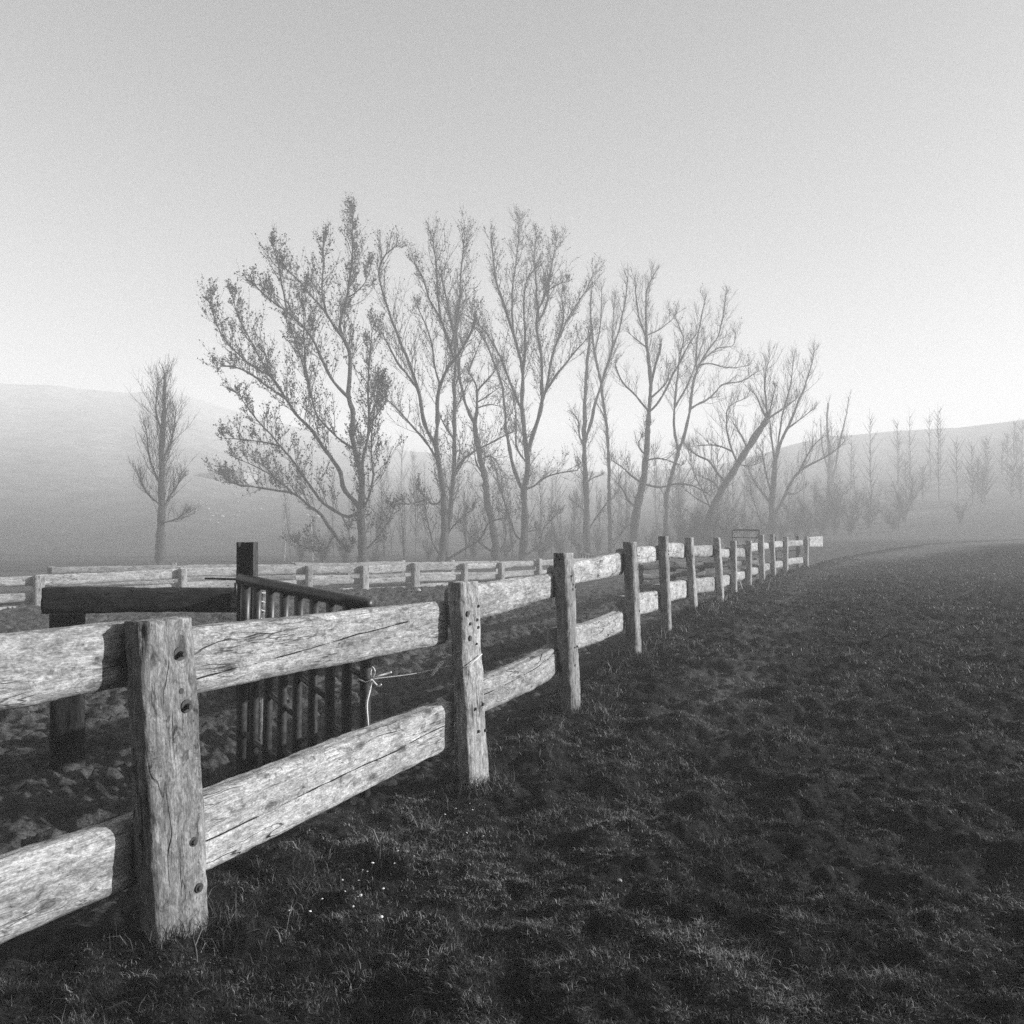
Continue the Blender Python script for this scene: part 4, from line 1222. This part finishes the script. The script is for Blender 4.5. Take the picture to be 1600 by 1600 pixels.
# ------------------------------------------------------------------ grass
def blades(x, y, h, w, lean, tone, rng):
    z, _ = ground_z(x, y)
    n = len(x); an = rng.uniform(0, 2 * np.pi, n); la = rng.uniform(0, 2 * np.pi, n)
    cx, sx = np.cos(an) * w / 2, np.sin(an) * w / 2
    lx, ly = np.cos(la) * lean * h, np.sin(la) * lean * h
    z = z - .006
    b0 = np.column_stack([x - cx, y - sx, z]); b1 = np.column_stack([x + cx, y + sx, z])
    m0 = np.column_stack([x - cx * .8 + lx * .3, y - sx * .8 + ly * .3, z + h * .55]); m1 = np.column_stack([x + cx * .8 + lx * .3, y + sx * .8 + ly * .3, z + h * .55])
    t = np.column_stack([x + lx, y + ly, z + h * (1 - .25 * np.minimum(lean, 1.5))])
    V = np.stack([b0, b1, m1, m0, t], 1).reshape(-1, 3)
    i = np.arange(n)[:, None] * 5
    return V, i + np.array([[0, 1, 2, 3]]), i + np.array([[3, 2, 4]]), np.repeat(tone, 5)

def build_grass():
    rng = np.random.default_rng(42)
    out = []
    def add(n, r0, r1, side, hmin, hmax, wk, maskf=None, th=37, seed=1):
        r = np.exp(rng.uniform(math.log(r0), math.log(r1), n)); t = np.radians(rng.uniform(-th, th, n))
        x, y = r * np.sin(t), r * np.cos(t)
        s, _ = fence_coords(x, y)
        p = np.column_stack([x, y])
        dens = fbm(p * np.array([3.6, 4.6]), 60 + seed, 4)
        hm = fbm(p * 1.7, 70 + seed, 3)
        keep = (s > -.35) if side > 0 else (s < -.15)
        keep &= rng.random(n) < np.clip((.85 + dens * 1.2) if side > 0 else (dens * 2.6 - .45), 0.02 if side > 0 else 0, 1)
        if maskf is not None: keep &= maskf(x, y, s)
        x, y, r, hm, dens = x[keep], y[keep], r[keep], hm[keep], dens[keep]; n2 = len(x)
        h = (1 - .6 * track_mask(x, y)) * (hmin + (hmax - hmin) * rng.random(n2) ** 1.6) * np.clip(1 + hm * .9, .4, 1.8) * np.clip(r / 6, .9, 1.8) ** .5
        w = np.maximum(.0032, r * wk) * rng.uniform(.6, 1.2, n2)
        pp = np.column_stack([x, y])
        tone = np.clip(.42 + .40 * fbm(pp * 1.3, 90, 3) + .55 * fbm(pp * np.array([5.0, 6.5]), 92, 3) + .5 * fbm(pp * 19, 93, 2) + rng.normal(size=n2) * .22 + .28 * track_mask(x, y), 0, 1) ** 1.7
        out.append(blades(x, y, h, w, rng.uniform(.2, 1.6, n2), tone, rng))
    add(560000, 2.0, 9.0, 1, .010, .038, .0006)
    add(240000, 9.0, 42, 1, .012, .045, .0007, seed=2)
    add(60000, 4.0, 40, -1, .02, .06, .0009, seed=3)
    # longer unmown grass along the foot of the fence
    add(170000, 2.0, 30, 1, .04, .13, .0006, lambda x, y, s: (np.abs(s - .12 - .10 * fbm(np.column_stack([x, y]) * 1.5, 33, 2)) < .30) & (fbm(np.column_stack([x, y]) * 2.2, 34, 2) > -.1), seed=4)
    # a few pale dead stalks by the far posts
    n = 26; x0 = P(1166, 915, 21.5)
    out.append(blades(x0[0] + rng.normal(size=n) * .35, 21.3 + rng.normal(size=n) * .3, rng.uniform(.15, .38, n), np.full(n, .014), rng.uniform(.3, 1.0, n), np.full(n, 1.0), rng))
    # tufts hugging each post foot
    for i, q in enumerate(PB):
        n = 900 if i < 6 else 350
        a = rng.uniform(0, 2 * np.pi, n); rr = .10 + .16 * rng.random(n) ** 1.5
        x, y = q[0] + np.cos(a) * rr * 1.1, q[1] + np.sin(a) * rr
        out.append(blades(x, y, .03 + .11 * rng.random(n) ** 1.8, np.full(n, max(.0035, q[1] * .0007)), rng.uniform(.2, 1.2, n), np.clip(.35 + .25 * rng.normal(size=n), 0, 1) ** 1.5, rng))
    V = np.concatenate([o[0] for o in out]); tone = np.concatenate([o[3] for o in out])
    q = []; t = []; n = 0
    for o in out:
        q.append(o[1] + n); t.append(o[2] + n); n += len(o[0])
    g = link_mesh('grass', V, [np.concatenate(q), np.concatenate(t)], M_GRASS, smooth=False, attrs={'tone': tone})
    tag(g, 'short trodden turf beside the timber fence', 'grass', kind='stuff')
build_grass()

# small white flowers and a few tall dead stalks
def flowers():
    V = []; Q = []
    a = np.linspace(0, 2 * np.pi, 9)[:-1]
    stem = tubes(np.array([[[0, 0, -.01], [.002, 0, .03], [0, 0, .055]]]), np.array([[.0012, .0011, .001]]), 4)
    head = (np.vstack([np.column_stack([.0075 * np.cos(a), .0075 * np.sin(a), np.full(8, .058)]), [[0, 0, .056]], [[0, 0, .0615]]]),
            [np.array([[i, (i + 1) % 8, 9] for i in range(8)] + [[(i + 1) % 8, i, 8] for i in range(8)])])
    Vh, Fh = head
    r0 = bpy.data.objects.new('daisy', None)
    proto = None
    pts = [(535, 1365), (572, 1353), (563, 1365), (562, 1376), (575, 1362), (534, 1391), (570, 1396), (559, 1398), (579, 1352), (458, 1426), (480, 1426), (594, 1435), (650, 1339), (712, 1262), (740, 1254), (625, 1336),
           (735, 1266), (754, 1258), (690, 1275), (745, 1232), (722, 1300), (760, 1310), (620, 1345), (600, 1390), (555, 1410), (505, 1405)]
    rng = np.random.default_rng(3)
    for px, py in pts:
        # find the turf under that spot
        ds = np.linspace(2.5, 9, 400); x = (px - 800) * ds / F
        z, _ = ground_z(x, ds); line = EYE - (py - 836) * ds / F - .05
        d = ds[np.argmax(z > line)]; x = (px - 800) * d / F
        if proto is None:
            proto = empty('daisy', (x, d, gz1(x, d)), 'tiny white daisy in the dark turf beside the foot of the fence', 'flower', 'white daisies in the foreground turf')
            base = parent_world(proto)
            link_mesh('stem', stem[0] + base, stem[1], M_GRASS, proto, attrs={'tone': np.full(len(stem[0]), .3)})
            link_mesh('petals', Vh + base, Fh, M_FLOWER, proto, smooth=False)
            o = proto
        else:
            o = copy_tree(proto)
        o.location = (x, d, gz1(x, d)); s = rng.uniform(.6, 1.1); o.scale = (s, s, s); o.rotation_euler = (rng.normal() * .3, rng.normal() * .3, rng.uniform(0, 6))
    bpy.data.objects.remove(r0)
flowers()

# ------------------------------------------------------------------ added unseen hedge behind the camera, blocks sky light on the post ends
def hedge():
    rng = np.random.default_rng(21)
    root = empty('sky_block_hedge', (-3, -4.6, gz1(-3, -4.6)), 'added hedge-shaped sky blocker, unseen behind the viewpoint', 'hedge')
    nx, nz = 90, 34
    parts = []
    for side in (1, -1):
        X, Zq = np.meshgrid(np.linspace(-30, 9, nx), np.linspace(0, 1, nz), indexing='ij')
        g, _ = ground_z(X, np.full(X.shape, -4.6), False)
        pn = np.column_stack([X.ravel() * .9, Zq.ravel() * 6, np.full(X.size, side * 3.0)])
        bulge = fbm(pn, 8, 4).reshape(X.shape)
        prof = np.sqrt(np.clip(1 - Zq ** 6, 0, 1))
        Y = -4.6 + side * (1.2 + .5 * bulge) * prof
        Z = g - .2 + Zq * (11.0 + 1.4 * fbm(np.column_stack([X.ravel() * .7, X.ravel() * 0]), 4, 3).reshape(X.shape))
        i = np.arange(nx - 1)[:, None]; j = np.arange(nz - 1)[None, :]
        q = np.stack([i * nz + j, (i + 1) * nz + j, (i + 1) * nz + j + 1, i * nz + j + 1], -1).reshape(-1, 4)
        parts.append((np.column_stack([X.ravel(), Y.ravel(), Z.ravel()]), [q]))
    V, Fs = join(parts)
    link_mesh('foliage_core', V, Fs, M_LEAF, root)
    n = 40000
    k = rng.integers(0, len(V), n); c = V[k] + rng.normal(size=(n, 3)) * .10
    a = rng.normal(size=(n, 3)); a /= np.linalg.norm(a, axis=1, keepdims=True); b = np.cross(a, rng.normal(size=(n, 3))); b /= np.linalg.norm(b, axis=1, keepdims=True)
    sz = rng.uniform(.05, .13, (n, 1))
    VV = np.stack([c - a * sz, c + b * sz * .5, c + a * sz, c - b * sz * .5], 1).reshape(-1, 3)
    link_mesh('sprays', VV, [np.arange(n * 4).reshape(-1, 4)], M_LEAF, root, smooth=False)
hedge()
